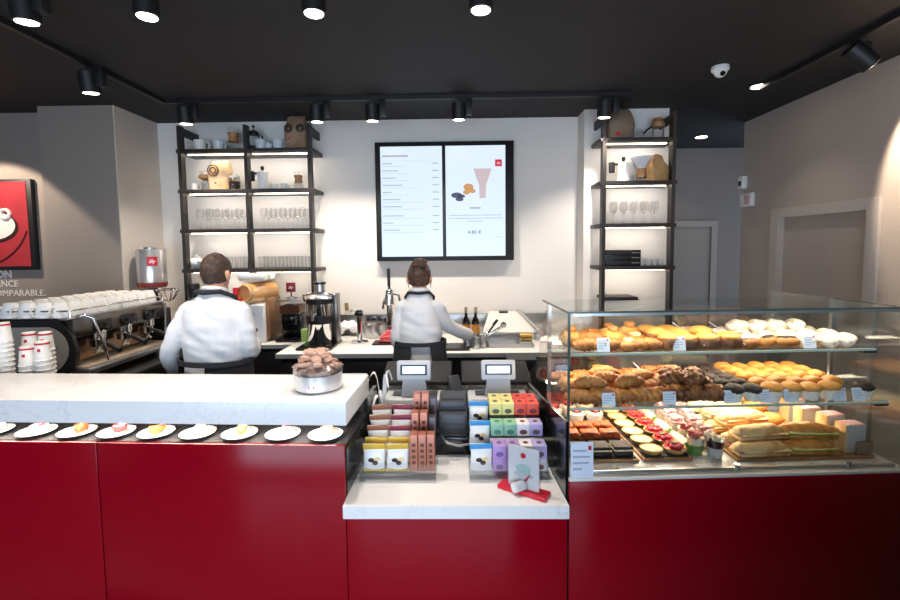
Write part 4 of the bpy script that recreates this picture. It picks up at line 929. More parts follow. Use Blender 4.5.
# leaflet stand with a red foot and a tipped paper cup
t = thing('leaflet_stand', 'clear acrylic leaflet holder on a red foot', 'leaflet holder', (.275, 1.875, .75), -.55)
part('foot', MB().b2((-.11, -.035, 0), (.11, .035, .016), .004), M_REDP, t)
part('acrylic_plate', MB().b2((-.075, .006, .012), (.075, .010, .20)).b2((-.075, -.010, .012), (.075, -.006, .20)), M_ACRYL, t)
l = part('leaflet', MB().b2((-.07, -.003, .016), (.07, .003, .195)), mat('leaflet_paper', 'eeecec', .6), t)
part('printed_mark', flat(MB(), .012, .012, .0, .16, .0062, .0052, 12), M_LOGO, l); part('printed_cup', flat(MB(), .035, .022, 0, .10, .0062, .0052, 20), mat('aqua_print', 'a6c4c4', .6), l); part('printed_cup', flat(MB(), .045, .014, 0, .075, .0062, .0052, 20), mat('grey_print', 'b9c2c4', .6), l)
part('printed_stroke', MB().tube([(.03, -.006, .08), (.0, -.006, .045), (.02, -.006, .06)], .004, 6), M_LOGO, l)
t = thing('tipped_cup', 'small white cup lying on its side before the leaflet holder', 'cup', (.225, 1.845, .781), .5)
part('bowl', cup_mb(.028, .06, foot=.8).moved(Matrix.Rotation(PI / 2, 4, 'Y')), M_ACRYL, t); part('paper', MB().cyl((.005, 0, 0), (.055, 0, 0), .022), M_WHITE, t)

# wrapped biscuits in a round tin on the thick marble
t = thing('biscuit_tin', 'round silver tin of wrapped biscuits on the marble counter end', 'tin', (LC(-.185, .20, 1.1535)))
part('tin', MB().lathe([(.098, 0), (.108, .006), (.110, .075), (.107, .075), (.104, .01), (0, .008)], seg=36), mat('bright_tin', 'e4e4e6', .3, .6), t)
part('film_collar', MB().lathe([(.106, .06), (.112, .10), (.10, .115), (.09, .10)], seg=40, flute=.04, fn=9).warp(.008, 30), glass('crinkled_film', 'f2f4f8', .6, .25, .2), t)
part('emblem', MB().b2((-.012, -.108, .025), (.012, -.104, .05)), M_LOGO, t)
bs = thing('wrapped_biscuit', '', 'biscuit', (0, 0, 0)); part('wrapper', MB().box((0, 0, 0), (.07, .046, .022), .009).b2((-.045, -.017, -.0015), (-.03, .017, .0015)).b2((.03, -.017, -.0015), (.045, .017, .0015)).warp(.004, 40), mat('pink_brown_wrapper', 'c49c86', .4, .0, bump=.3, bscale=40), bs)
K = Maker(bs); p0 = LC(-.185, .20, 1.1535)
bi = 0
for ring, (n, r_, z) in enumerate(((9, .07, .095), (7, .058, .118), (5, .038, .145), (3, .018, .168))):
    for i in range(n):
        a = 2 * PI * i / n + ring * .5
        o = K.put((p0[0] + r_ * math.cos(a), p0[1] + r_ * math.sin(a), p0[2] + z), a + 1.2, f'wrapped biscuit in the round tin, {("lowest", "second", "third", "top")[ring]} layer, {ORD[i]} around', 'wrapped biscuits in the tin')
        o.rotation_euler = (random.uniform(-.35, .35), random.uniform(-.3, .3), a + random.uniform(-.8, .8))
part('filling', MB().ell((0, 0, .06), (.085, .085, .085)).warp(.01, 30), mat('pink_brown_wrapper', '', 0), t, stuff=True)
t = thing('napkin', 'white crumpled napkin on the far side of marble counter', 'napkin', LC(-.30, .385, 1.1535)); part('paper', MB().ell((0, 0, .012), (.05, .025, .016)).warp(.012, 40), M_WHITE, t)

# plates with desserts in the counter niche
pl = thing('dessert_plate', '', 'plate', (0, 0, 0)); part('dish', MB().lathe([(.045, 0), (.05, .003), (.088, .014), (.09, .018), (.085, .017), (.05, .007), (0, .006)], seg=36), M_WARMW, pl)
KP = Maker(pl)
PX = [-1.665, -1.455, -1.262, -1.075, -.887, -.695, -.502, -.305, -.113]
PN = ('cream roll', 'pink cream slice', 'caramel cake', 'strawberry slice', 'nut cake', 'white meringue', 'almond cake', 'pink macaroon', 'custard cake')
PMT = (M_CREAM, M_PINK, M_ORANGE, M_BERRYL, M_BAKE, M_SUGAR, M_GOLD, M_PINK, M_CUST)
for i, (u, nm, m) in enumerate(zip(PX, PN, PMT)):
    p = LC(u, .065, .9735)
    KP.put(p, 0, f'white dessert plate in the counter niche carrying the {nm}', 'dessert plates in the niche', .82)
    t = thing('dessert', f'small {nm} on a white plate in the counter niche', 'dessert', (p[0], p[1] + .02, p[2] + .0075), .3 * i, 'desserts in the niche').scale = (.8,) * 3
    t = bpy.data.objects[[o.name for o in COL.objects if o.get('category') == 'dessert'][-1]]
    if i % 3 == 0: part('cake', MB().box((0, 0, .022), (.07, .045, .04), .012).warp(.006, 40, i), m, t)
    elif i % 3 == 1: part('cake', MB().prism([(-.04, -.03), (.04, 0), (-.04, .03)], .002, .035).warp(.005, 40, i), m, t)
    else: part('cake', MB().lathe([(.032, 0), (.036, .02), (.03, .035), (0, .038)], seg=20).warp(.005, 40, i), m, t)
    part('topping', MB().ell((.012, -.012, .04), (.016, .014, .01)).warp(.003, 60, i), (M_CREAM, M_BERRY, M_BROWN)[i % 3], t)
    q = MB()
    for k in range(6):
        a = k * 1.05 + i; q.ell((.062 * math.cos(a) - .01, -.055 + .012 * math.sin(a * 2), .007), .005, seg=8, rings=6)
    part('crumbs', q, (M_BROWN, M_ORANGE, M_BAKE)[i % 3], t, stuff=True)

# ------------------------------------------------------------------ pastries
def pastry(name, cat, parts):
    t = thing(name, '', cat, (0, 0, 0))
    for n, mb, m in parts: part(n, mb, m, t, ang=1.3)
    return Maker(t)
def croissant_mb(L=.13, r=.03, bend=.6, seed=0):
    n = 22; pts = []; rs = []
    for i in range(n):
        f = i / (n - 1) * 2 - 1; a = f * bend
        pts.append((L / 2 / math.sin(bend) * math.sin(a), -L / 2 / math.sin(bend) * (1 - math.cos(a)) * 1.2, r * .8))
        rs.append(r * (max(.12, (1 - f * f)) ** .6) * (1 + .10 * math.sin(i * 2.1)))
    return MB().tube(pts, rs, 14).warp(.004, 50, seed)
def bun_mb(rx, ry, rz, seed=0, amp=.006): return MB().ell((0, 0, rz * .8), (rx, ry, rz), seg=20, rings=12).warp(amp, 30, seed)
def twist_mb(L=.12, r=.026, seed=1):
    mb = MB()
    for s_ in (0, PI): mb.tube([(-L / 2 + L * i / 20, r * .55 * math.cos(i * .7 + s_), r + r * .5 * math.sin(i * .7 + s_)) for i in range(21)], [r * .7 * max(.3, math.sin(PI * (i + 1) / 22)) ** .5 for i in range(21)], 10)
    return mb.warp(.004, 60, seed)
CROI = pastry('croissant', 'croissant', [('crust', croissant_mb(seed=2), M_BAKE)])
CROI2 = pastry('croissant', 'croissant', [('crust', croissant_mb(.15, .036, .35, 4), M_GOLD), ])
BRIO = pastry('brioche', 'brioche', [('crust', bun_mb(.05, .045, .036, 3), M_GOLD), ('top_knot', MB().ell((0, 0, .068), (.022, .022, .016)).warp(.004, 40), M_BAKE)])
LOAF = pastry('loaf_cake', 'cake', [('crumb', MB().box((0, 0, .026), (.09, .07, .05), .012).warp(.004, 40, 2), M_BROWN), ('golden_top', MB().ell((0, 0, .048), (.05, .04, .022)).warp(.005, 40, 6), M_GOLD)])
DANI = pastry('danish', 'pastry', [('crust', bun_mb(.055, .045, .026, 8), M_BAKE), ('filling', MB().ell((0, -.005, .042), (.026, .022, .01)).warp(.004, 60), M_CUST)])
PINKP = pastry('pink_pastry', 'pastry', [('crust', bun_mb(.045, .04, .028, 9), M_BAKE), ('icing', MB().ell((0, 0, .044), (.034, .03, .014)).warp(.006, 60), M_PINK)])
SUGP = pastry('sugared_pastry', 'pastry', [('crust', bun_mb(.056, .038, .03, 10, .01), M_SUGAR)])
ECLA = pastry('eclair', 'eclair', [('choux', MB().tube([(-.05 + .01 * i, 0, .024) for i in range(11)], [.014, .02, .022, .023, .022, .023, .022, .023, .022, .02, .014], 12).warp(.003, 60), M_BAKE), ('chocolate_glaze', MB().tube([(-.042 + .0105 * i, 0, .037) for i in range(9)], [.008, .013, .014, .014, .014, .014, .014, .013, .008], 10), M_CHOC)])
NUTP = pastry('nut_pastry', 'pastry', [('crust', twist_mb(.12, .03, 5).warp(.008, 60), M_BROWN), ('nuts', MB().ell((0, 0, .055), (.04, .02, .012)).warp(.01, 90), M_BAKE)])
CHOCP = pastry('puff_pastry', 'pastry', [('crust', twist_mb(.13, .028, 7), M_BAKE)])
def muffin(m, seed):
    return pastry('muffin', 'muffin', [('paper_case', MB().lathe([(.026, 0), (.036, .042), (.034, .042), (.024, .004)], seg=48, flute=.035, fn=16), M_PCUP), ('cake', MB().lathe([(.030, .03), (.036, .041), (.041, .048), (.039, .058), (.028, .068), (.012, .073), (0, .074)], seg=24).warp(.005, 45, seed), m)])
MUFG = muffin(mat('muffin_top', 'c88b3c', .5, bump=.3, bscale=60, col2='9a5c20', cscale=18, lo=.45, hi=.7), 3); MUFD = muffin(M_CHOC, 5)
def tart(fm, nm, berries=None, bm=None):
    pr = [('shell', MB().lathe([(.036, 0), (.05, .022), (.048, .024), (.044, .016), (0, .014)], seg=48, flute=.025, fn=18), M_CRUST), ('filling', MB().lathe([(.046, .018), (.03, .024), (0, .026)], seg=24, close=False).warp(.003, 60), fm)]
    if berries:
        q = MB(); rnd = random.Random(4)
        for k in range(16):
            a = k * 2.4; r_ = .034 * math.sqrt((k + .5) / 16); q.ell((r_ * math.cos(a), r_ * math.sin(a), .029 + rnd.uniform(0, .006)), (.0095, .0095, .0085), seg=10, rings=7)
        pr.append(('berries', q, bm)); pr.append(('leaf', MB().ell((.004, .004, .041), (.012, .006, .003), (0, .2, .6)).ell((-.008, .006, .04), (.01, .005, .003), (0, -.2, -.6)), M_LEAF))
    return pastry(nm, 'tart', pr)
TARTC = tart(M_CUST, 'custard_tart'); TARTB = tart(M_BERRYL, 'berry_tart', True, M_BERRY); TARTS = tart(M_BERRYL, 'strawberry_tart', True, M_BERRYL)
R = random.Random(11)
def rz(): return R.uniform(-.5, .5)
# top shelf
def row(kinds, u0, du, v, z, shelf, rown, jit=.006, sc=(.94, 1.06), rr=None):
    n = {}
    for i, (K_, nm) in enumerate(kinds):
        n[nm] = n.get(nm, 0) + 1
        a = rz() if rr is None else rr + R.uniform(-.12, .12)
        K_.put(CW(u0 + i * du + R.uniform(-jit, jit), v + R.uniform(-jit, jit), z), CA + a, f'{nm}, {shelf} glass shelf, {rown} row, {ORD[n[nm] - 1]} from the tills', 'pastries on the ' + shelf + ' shelf', R.uniform(*sc))
cr, br, lf, da, pk, su, ec = (CROI, 'golden brown croissant'), (BRIO, 'golden brioche'), (LOAF, 'brown loaf cake with golden top'), (DANI, 'danish with custard'), (PINKP, 'pink iced pastry'), (SUGP, 'powdered white pastry'), (ECLA, 'chocolate glazed eclair')
row([cr, cr, da, cr, lf, lf, lf, lf, pk, ec, ec, su, su, su], .10, .089, .085, SH1 + .001, 'top', 'front', rr=None)
row([br, cr, br, da, lf, lf, lf, pk, pk, su, su, su, su], .06, .098, .175, SH1 + .001, 'top', 'middle', sc=(1.05, 1.2))
row([da, cr, br, br, lf, lf, pk, su, su, su, su, su, su], .08, .094, .27, SH1 + .001, 'top', 'back', sc=(1.0, 1.15))
for i, u in enumerate((.86, .95, 1.03, 1.13)): SUGP.put(CW(u, .22, SH1 + .045), rz(), f'powdered white pastry lying on top of others on the top shelf, {ORD[i]} from the tills', 'pastries on the top shelf', 1.0)
for u, l in ((.30, 'between the croissants and the loaf cakes'), (.60, 'between loaf cakes and pink pastries'), (.78, 'before the powdered pastries')):
    t = thing('shelf_divider', 'clear slanted divider on the top shelf ' + l, 'divider', CW(u, .05, SH1), CA); part('pane', MB().prism([(0, .0), (.26, .0), (.26, .075), (0, .02)], -.002, .002).moved(Matrix(((0, 0, 1, 0), (1, 0, 0, 0), (0, 1, 0, 0), (0, 0, 0, 1)))), M_ACRYL, t); part('edge', MB().tube([(0, 0, .02), (0, .26, .075)], .0025, 6), M_WHITE, t)
# middle shelf
pf, nt = (CHOCP, 'twisted puff pastry'), (NUTP, 'dark nut pastry')
row([cr, pf, cr, pf, pf, nt, nt, nt], .085, .083, .09, SH2 + .001, 'middle', 'front', sc=(.95, 1.1))
row([pf, cr, pf, cr, pf, nt, nt, nt], .10, .08, .18, SH2 + .001, 'middle', 'second', sc=(1.05, 1.2))
row([br, cr, cr, pf, br, nt, nt], .08, .085, .28, SH2 + .001, 'middle', 'third', sc=(1.0, 1.2))
row([cr, cr, br, cr, pf, nt, nt], .09, .085, .38, SH2 + .001, 'middle', 'back', sc=(1.05, 1.2))
for i, (u, v) in enumerate(((.14, .13), (.23, .2), (.31, .14), (.40, .22), (.26, .3))):
    CROI.put(CW(u, v, SH2 + .052), CA + rz(), f'croissant lying on top of the middle shelf pile, {ORD[i]} from the tills', 'pastries on the middle shelf', 1.05)
for i, (u, v) in enumerate(((.52, .14), (.60, .12), (.56, .24), (.64, .2))):
    NUTP.put(CW(u, v, SH2 + .055), CA + rz(), f'dark nut pastry lying on top of the middle shelf pile, {ORD[i]} from the tills', 'pastries on the middle shelf', .95)
for j in range(5):
    for i in range(2):
        MUFD.put(CW(.755 + i * .078 - j * .004, .075 + j * .083, SH2 + .001), rz(), f'dark chocolate muffin on the middle shelf, {ORD[i]} column, {ORD[j]} from the front glass', 'muffins on the middle shelf', (1, 1, 1.02))
    for i in range(5):
        if i == 4 and j == 0: continue
        MUFG.put(CW(.925 + i * .086, .075 + j * .084, SH2 + .001), rz(), f'golden muffin on the middle shelf, {ORD[i]} column, {ORD[j]} from the front glass', 'muffins on the middle shelf', (1.05, 1.05, R.uniform(1.0, 1.12)))
MUFD.put(CW(1.335, .075, SH2 + .001), 0, 'chocolate muffin alone at the end glass of the middle shelf', 'muffins on the middle shelf')
t = thing('shelf_divider', 'clear slanted divider on the middle shelf beside the puff pastries', 'divider', CW(.455, .05, SH2), CA); part('pane', MB().prism([(0, .0), (.36, .0), (.36, .09), (0, .02)], -.002, .002).moved(Matrix(((0, 0, 1, 0), (1, 0, 0, 0), (0, 1, 0, 0), (0, 0, 0, 1)))), M_ACRYL, t); part('edge', MB().tube([(0, 0, .02), (0, .36, .09)], .0025, 6), M_WHITE, t)
# deck trays
DZ = .8355
def wood_tray(u0, v0, u1, v1, lab, slate=True):
    t = thing('serving_board', lab, 'serving board', CW(u0, v0, DZ), CA); w_, d_ = u1 - u0, v1 - v0
    part('wooden_base', MB().b2((0, 0, 0), (w_, d_, .012), .002), M_WOOD, t)
    if slate: part('slate', MB().b2((.012, .012, .012), (w_ - .012, d_ - .012, .017)), M_SLATE, t)
    return DZ + (.0175 if slate else .0125)
z1 = wood_tray(.375, .11, .60, .74, 'long slate board of custard and berry tarts')
for j in range(6):
    v = .165 + j * .098
    TARTC.put(CW(.435, v, z1), rz(), f'pale custard tart on the long slate, {ORD[j]} from the front', 'tarts on the long slate', 1.02)
    (TARTB if j < 3 else TARTS).put(CW(.545, v, z1), rz(), f'{("red berry", "strawberry")[j > 2]} tart on the long slate, {ORD[j]} from the front', 'tarts on the long slate', 1.02)
z2 = wood_tray(.04, .47, .355, .74, 'square slate board of berry cups at the back')
bcup = pastry('berry_cup', 'dessert cup', [('paper_case', MB().lathe([(.034, 0), (.046, .055), (.044, .055), (.032, .004)], seg=36, flute=.02, fn=14), M_PCUP), ('cream', MB().lathe([(.044, .045), (.03, .06), (0, .066)], seg=20, close=False), M_CREAM), ('berries', (lambda q: q)(MB().ell((.015, .01, .066), .013).ell((-.016, .008, .066), .013).ell((0, -.018, .066), .013).ell((.0, .022, .064), .011)), M_BERRYL), ('dark_berries', MB().ell((.018, -.012, .066), .010).ell((-.014, -.012, .068), .010), M_DBERRY)])
for i, (u, v) in enumerate(((.20, .53), (.30, .53), (.19, .64), (.29, .65), (.10, .60))): bcup.put(CW(u, v, z2), 0, f'berry topped white cup on the back slate, {ORD[i]} of the five', 'berry cups')
z3 = wood_tray(.04, .245, .355, .455, 'slate board of caramel crumble slices')
crs = pastry('crumble_slice', 'cake slice', [('base', MB().box((0, 0, .014), (.085, .07, .026), .004), M_BROWN), ('caramel_top', MB().box((0, 0, .038), (.085, .07, .024), .008).warp(.010, 60, 2), M_ORANGE)])
for j in range(2):
    for i in range(3): crs.put(CW(.10 + i * .098, .30 + j * .095, z3), 0, f'caramel crumble slice on the slate, {("front", "back")[j]} row, {ORD[i]} from the tills', 'caramel slices')
z4 = wood_tray(.04, .105, .355, .23, 'slate board of dark layered cake slices')
dks = pastry('chocolate_slice', 'cake slice', [('cake', MB().box((0, 0, .012), (.085, .08, .022), .003), M_CHOC), ('cream_layer', MB().box((0, 0, .026), (.086, .081, .007), .002), M_CREAM), ('top', MB().box((0, 0, .036), (.085, .08, .013), .004).warp(.004, 60), M_CHOC)])
for i in range(3): dks.put(CW(.10 + i * .098, .168, z4), 0, f'dark layered cake slice on the front slate, {ORD[i]} from the tills', 'chocolate slices')
# salad and yoghurt cups
def ccup(m1, m2, m3, nm):
    q = MB(); rr_ = random.Random(len(nm))
    for k in range(14): q.ell((rr_.uniform(-.026, .026), rr_.uniform(-.026, .026), .088 + rr_.uniform(0, .018)), (.012, .010, .009), (rr_.random(), rr_.random(), 0), 8, 6)
    return pastry(nm, 'food cup', [('clear_cup', MB().lathe([(.030, 0), (.041, .10), (.040, .10), (.029, .002)], seg=28, close=False), M_ACRYL), ('bottom_layer', MB().lathe([(.0285, .003), (.034, .05)], seg=24), m1), ('middle_layer', MB().lathe([(.034, .05), (.037, .082)], seg=24), m2), ('topping', q, m3)])
SALAD = ccup(M_LEAF, M_CREAM, M_HAM, 'salad_cup'); YOG = ccup(mat('yoghurt', 'e9e3da', .4), M_DBERRY, M_CREAM, 'yoghurt_cup'); FRU = ccup(M_CREAM, M_PINK, M_PINK, 'fruit_cup')
ci = {}
for u, v, K_, nm in ((.645, .17, SALAD, 'green salad cup with ham'), (.715, .135, YOG, 'white yoghurt cup with dark layer'), (.655, .27, SALAD, 'green salad cup with ham'), (.735, .25, FRU, 'pink fruit cup'), (.665, .37, FRU, 'pink fruit cup'), (.75, .36, FRU, 'pink fruit cup'), (.68, .47, FRU, 'pink fruit cup'), (.77, .46, FRU, 'pink fruit cup'), (.69, .57, FRU, 'pink fruit cup'), (.785, .56, FRU, 'pink fruit cup')):
    ci[nm] = ci.get(nm, 0) + 1
    K_.put(CW(u, v, DZ + .001), rz(), f'{nm} on the case deck, {ORD[ci[nm] - 1]} from the front', 'food cups on the deck')
# sandwiches
def sandwich(L, w_, h_, m, fm, seed, nm):
    def half(z0, top):
        rings = []
        for i in range(13):
            f = i / 12 * 2 - 1; k = max(.25, (1 - abs(f) ** 4)) ** .5
            rings.append([(f * L / 2, w_ / 2 * k * math.cos(a), z0 + (h_ * .5 * k * math.sin(a) if top else h_ * .25 * math.sin(a))) for a in ([PI * q / 9 for q in range(10)] if top else [PI * q / 9 for q in range(10)])])
            rings[-1] += [(f * L / 2, -w_ / 2 * k, z0 - .004), (f * L / 2, w_ / 2 * k, z0 - .004)]
        return MB().loft(rings)  .warp(.008, 30, seed)
    return pastry(nm, 'sandwich', [('bottom_bread', MB().box((0, 0, h_ * .16), (L * .96, w_, h_ * .3), h_ * .12).warp(.003, 40), m), ('filling', MB().box((0, -.004, h_ * .38), (L * .92, w_ * 1.06, h_ * .14), .004).warp(.009, 50, seed), fm), ('cheese', MB().box((.01, -.003, h_ * .47), (L * .9, w_ * 1.04, .006), .002).warp(.006, 40, seed + 1), M_CHEESE if fm is not M_CHEESE else M_LEAF), ('top_bread', half(h_ * .5, True), m)])
S1 = sandwich(.25, .09, .06, M_BREAD, M_HAM, 1, 'ham_sandwich'); S2 = sandwich(.23, .085, .062, M_GOLD, M_LEAF, 2, 'salad_sandwich'); S3 = sandwich(.29, .078, .06, M_CREAM, M_CHEESE, 3, 'cheese_baguette')
z5 = wood_tray(.79, .085, 1.42, .34, 'long wooden board under the filled sandwiches', False)
zz = z5 + .001
W1, W2_, W3 = 'ham sandwich in pale bread', 'salad sandwich in golden bread', 'long pale cheese baguette'
cnt = {}
def sw(K_, nm, u, v, z, a):
    cnt[nm] = cnt.get(nm, 0) + 1
    K_.put(CW(u, v, z), CA + a, f'{nm} in the case deck pile, {ORD[cnt[nm] - 1]} counted from the front', 'sandwiches on the deck', R.uniform(.96, 1.04))
sw(S1, W1, .92, .135, zz, .03); sw(S2, W2_, 1.15, .14, zz, -.05); sw(S1, W1, .93, .235, zz, .03); sw(S2, W2_, 1.16, .235, zz, .02)
sw(S1, W1, .95, .19, zz + .053, .06); sw(S2, W2_, 1.18, .18, zz + .055, -.12)
z6 = wood_tray(.84, .36, 1.27, .75, 'wooden board under the baguettes and croissants at the back', False)
zz = z6 + .001
sw(S1, W1, .96, .41, zz, .05); sw(S3, W3, .98, .50, zz, .03); sw(S3, W3, .98, .59, zz, -.02); sw(S3, W3, .99, .68, zz, .04)
sw(S1, W1, 1.16, .42, zz + .002, -.1) if False else None
sw(S1, W1, .99, .36, zz + .055, .08); sw(S1, W1, .97, .45, zz + .055, .02); sw(S3, W3, .97, .55, zz + .053, .05); sw(S3, W3, .98, .64, zz + .055, -.04)
for i, (u, v, z, a) in enumerate(((1.20, .44, .0, .2), (1.19, .54, 0, -.1), (1.20, .64, 0, .1), (1.16, .50, .055, .25), (1.20, .60, .055, -.2))):
    CROI2.put(CW(u, v, zz + z), CA + a, f'large filled croissant beside the baguettes on the deck, {ORD[i]} of the five', 'large croissants on the deck', 1.05)
wr_ = pastry('wrap', 'wrap', [('tortilla', MB().tube([(0, 0, .035), (0, .06, .038), (0, .13, .035)], [.028, .032, .028], 14).warp(.004, 40), M_CREAM), ('filling', MB().ell((0, -.003, .035), (.024, .010, .024)).warp(.006, 80), M_LEAF)])
for i, v in enumerate((.24, .40, .56)): wr_.put(CW(.612 + .0 * i, v - .06, DZ + .001), CA, f'tortilla wrap between the tarts and the food cups, {ORD[i]} from the front', 'wraps on the deck', (.8, .95, .9))
# upright packs of sandwiches
pk_ = thing('sandwich_pack', '', 'sandwich pack', (0, 0, 0))
part('kraft_box', MB().prism([(-.045, -.03), (.045, -.03), (.045, .03), (-.045, .03)], 0, .125), mat('clear_film', 'c9c3bb', .25), pk_); part('bread', MB().b2((-.050, -.032, .002), (-.036, .032, .128), .006).warp(.003, 50), M_BREAD, pk_); part('pink_edge', MB().b2((-.034, -.031, .120), (.044, .031, .130), .003), M_PINK, pk_)
K = Maker(pk_)
zk = z5 + .0005
for i, (u, v, a) in enumerate(((1.36, .15, .05), (1.355, .25, .08), (1.35, .38, .0), (1.37, .50, .1))):
    o = K.put(CW(u, v, zk if v < .3 else DZ + .001), CA + a, f'upright wrapped sandwich pack near the end glass, {ORD[i]} from the front', 'sandwich packs', (1.05, .95, 1.0 + .06 * (i > 0)))
t = thing('kraft_label', 'small kraft label standing before the sandwich packs', 'label', CW(1.395, .105, z5 + .0005), CA); part('card', MB().b2((-.04, -.004, 0), (.03, .004, .055), .001), M_KRAFT, t); part('foot', MB().b2((-.03, .004, 0), (.02, .02, .004)), M_KRAFT, t)
t = thing('breadstick_bundle', 'bundle of upright breadsticks at the back of the deck', 'breadsticks', CW(1.30, .66, DZ), CA)
q = [MB() for _ in range(9)]
for i, b in enumerate(q):
    x, y = (i % 3 - 1) * .02, (i // 3 - 1) * .02
    part('breadstick', b.cyl((x * .6, y * .6, 0), (x * 1.2, y * 1.2, .16 + R.uniform(0, .02)), .0085, seg=8), M_GOLD, t)
part('paper_wrap', MB().lathe([(.026, 0), (.034, .08)], seg=20, close=False), M_KRAFT, t)
solo('white_sign', MB().b2((-.07, -.004, 0), (.07, .004, .13), .001), M_PAPER, 'blank white card standing at the back of the deck', 'card', CW(1.42, .70, DZ), CA)
# ------------------------------------------------------------------ people
def remesh(mb, name, m, vox=.008, smooth=4, post=None):
    me = mb.mesh('tmp', None); ob = bpy.data.objects.new('tmp', me); COL.objects.link(ob)
    r = ob.modifiers.new('r', 'REMESH'); r.mode = 'VOXEL'; r.voxel_size = vox
    s_ = ob.modifiers.new('s', 'SMOOTH'); s_.factor = .5; s_.iterations = smooth
    bpy.context.view_layer.update()
    out = bpy.data.meshes.new_from_object(ob.evaluated_get(bpy.context.evaluated_depsgraph_get()))
    bpy.data.objects.remove(ob); bpy.data.meshes.remove(me); out.name = name
    if post:
        for v in out.vertices: v.co = post(v.co)
    out.polygons.foreach_set('use_smooth', [True] * len(out.polygons)); out.materials.clear(); out.materials.append(m)
    return out
def rings_z(secs, n=28, sq=.85):
    """secs: (z, cx, cy, rx, ry)"""
    return [[(cx + rx * math.copysign(abs(math.cos(a)) ** sq, math.cos(a)), cy + ry * math.copysign(abs(math.sin(a)) ** sq, math.sin(a)), z) for a in [2 * PI * k / n for k in range(n)]] for z, cx, cy, rx, ry in secs]
def smooth_pts(pts, rs, n=6):
    P_, R_ = [], []
    for i in range(len(pts) - 1):
        a, b = Vector(pts[i]), Vector(pts[i + 1]); p_ = Vector(pts[max(0, i - 1)]); q_ = Vector(pts[min(len(pts) - 1, i + 2)])
        for k in range(n):
            f = k / n; f2, f3 = f * f, f ** 3
            P_.append(.5 * ((2 * a) + (b - p_) * f + (2 * p_ - 5 * a + 4 * b - q_) * f2 + (3 * a - p_ - 3 * b + q_) * f3)); R_.append(rs[i] + (rs[i + 1] - rs[i]) * f)
    P_.append(Vector(pts[-1])); R_.append(rs[-1]); return P_, R_
def hand(mb, wrist, fwd, side, s=1, curl=.5):
    """palm along fwd, thumb on side; fingers bend downwards"""
    W = Vector(wrist); f = Vector(fwd).normalized(); sd = Vector(side); sd = (sd - f * sd.dot(f)).normalized(); n = f.cross(sd)
    dn = n if n.z < 0 else -n
    for k in (-.024, -.008, .008, .024):
        mb.tube([W - f * .02, W + f * .03 * s + sd * k * .8, W + f * .085 * s + sd * k], [.014, .013, .012], 8)
    for i, (k, L) in enumerate(((.028, .070), (.0095, .078), (-.0095, .072), (-.028, .055))):
        p = W + f * .08 * s + sd * k; d = f.copy(); pts = [p - f * .015, p]
        for q in range(3):
            d = (d + dn * curl * (.6 + .3 * q)).normalized(); p = p + d * L * s * (.42, .32, .26)[q]; pts.append(p)
        mb.tube(pts, [.010, .0095, .009, .008, .0065], 8)
    p = W + f * .02 * s + sd * .026
    mb.tube([W + f * .005, p, p + f * .03 + sd * .018 + dn * .008, p + f * .055 + sd * .016 + dn * .02, p + f * .075 + sd * .008 + dn * .03], [.013, .013, .011, .010, .007], 8)
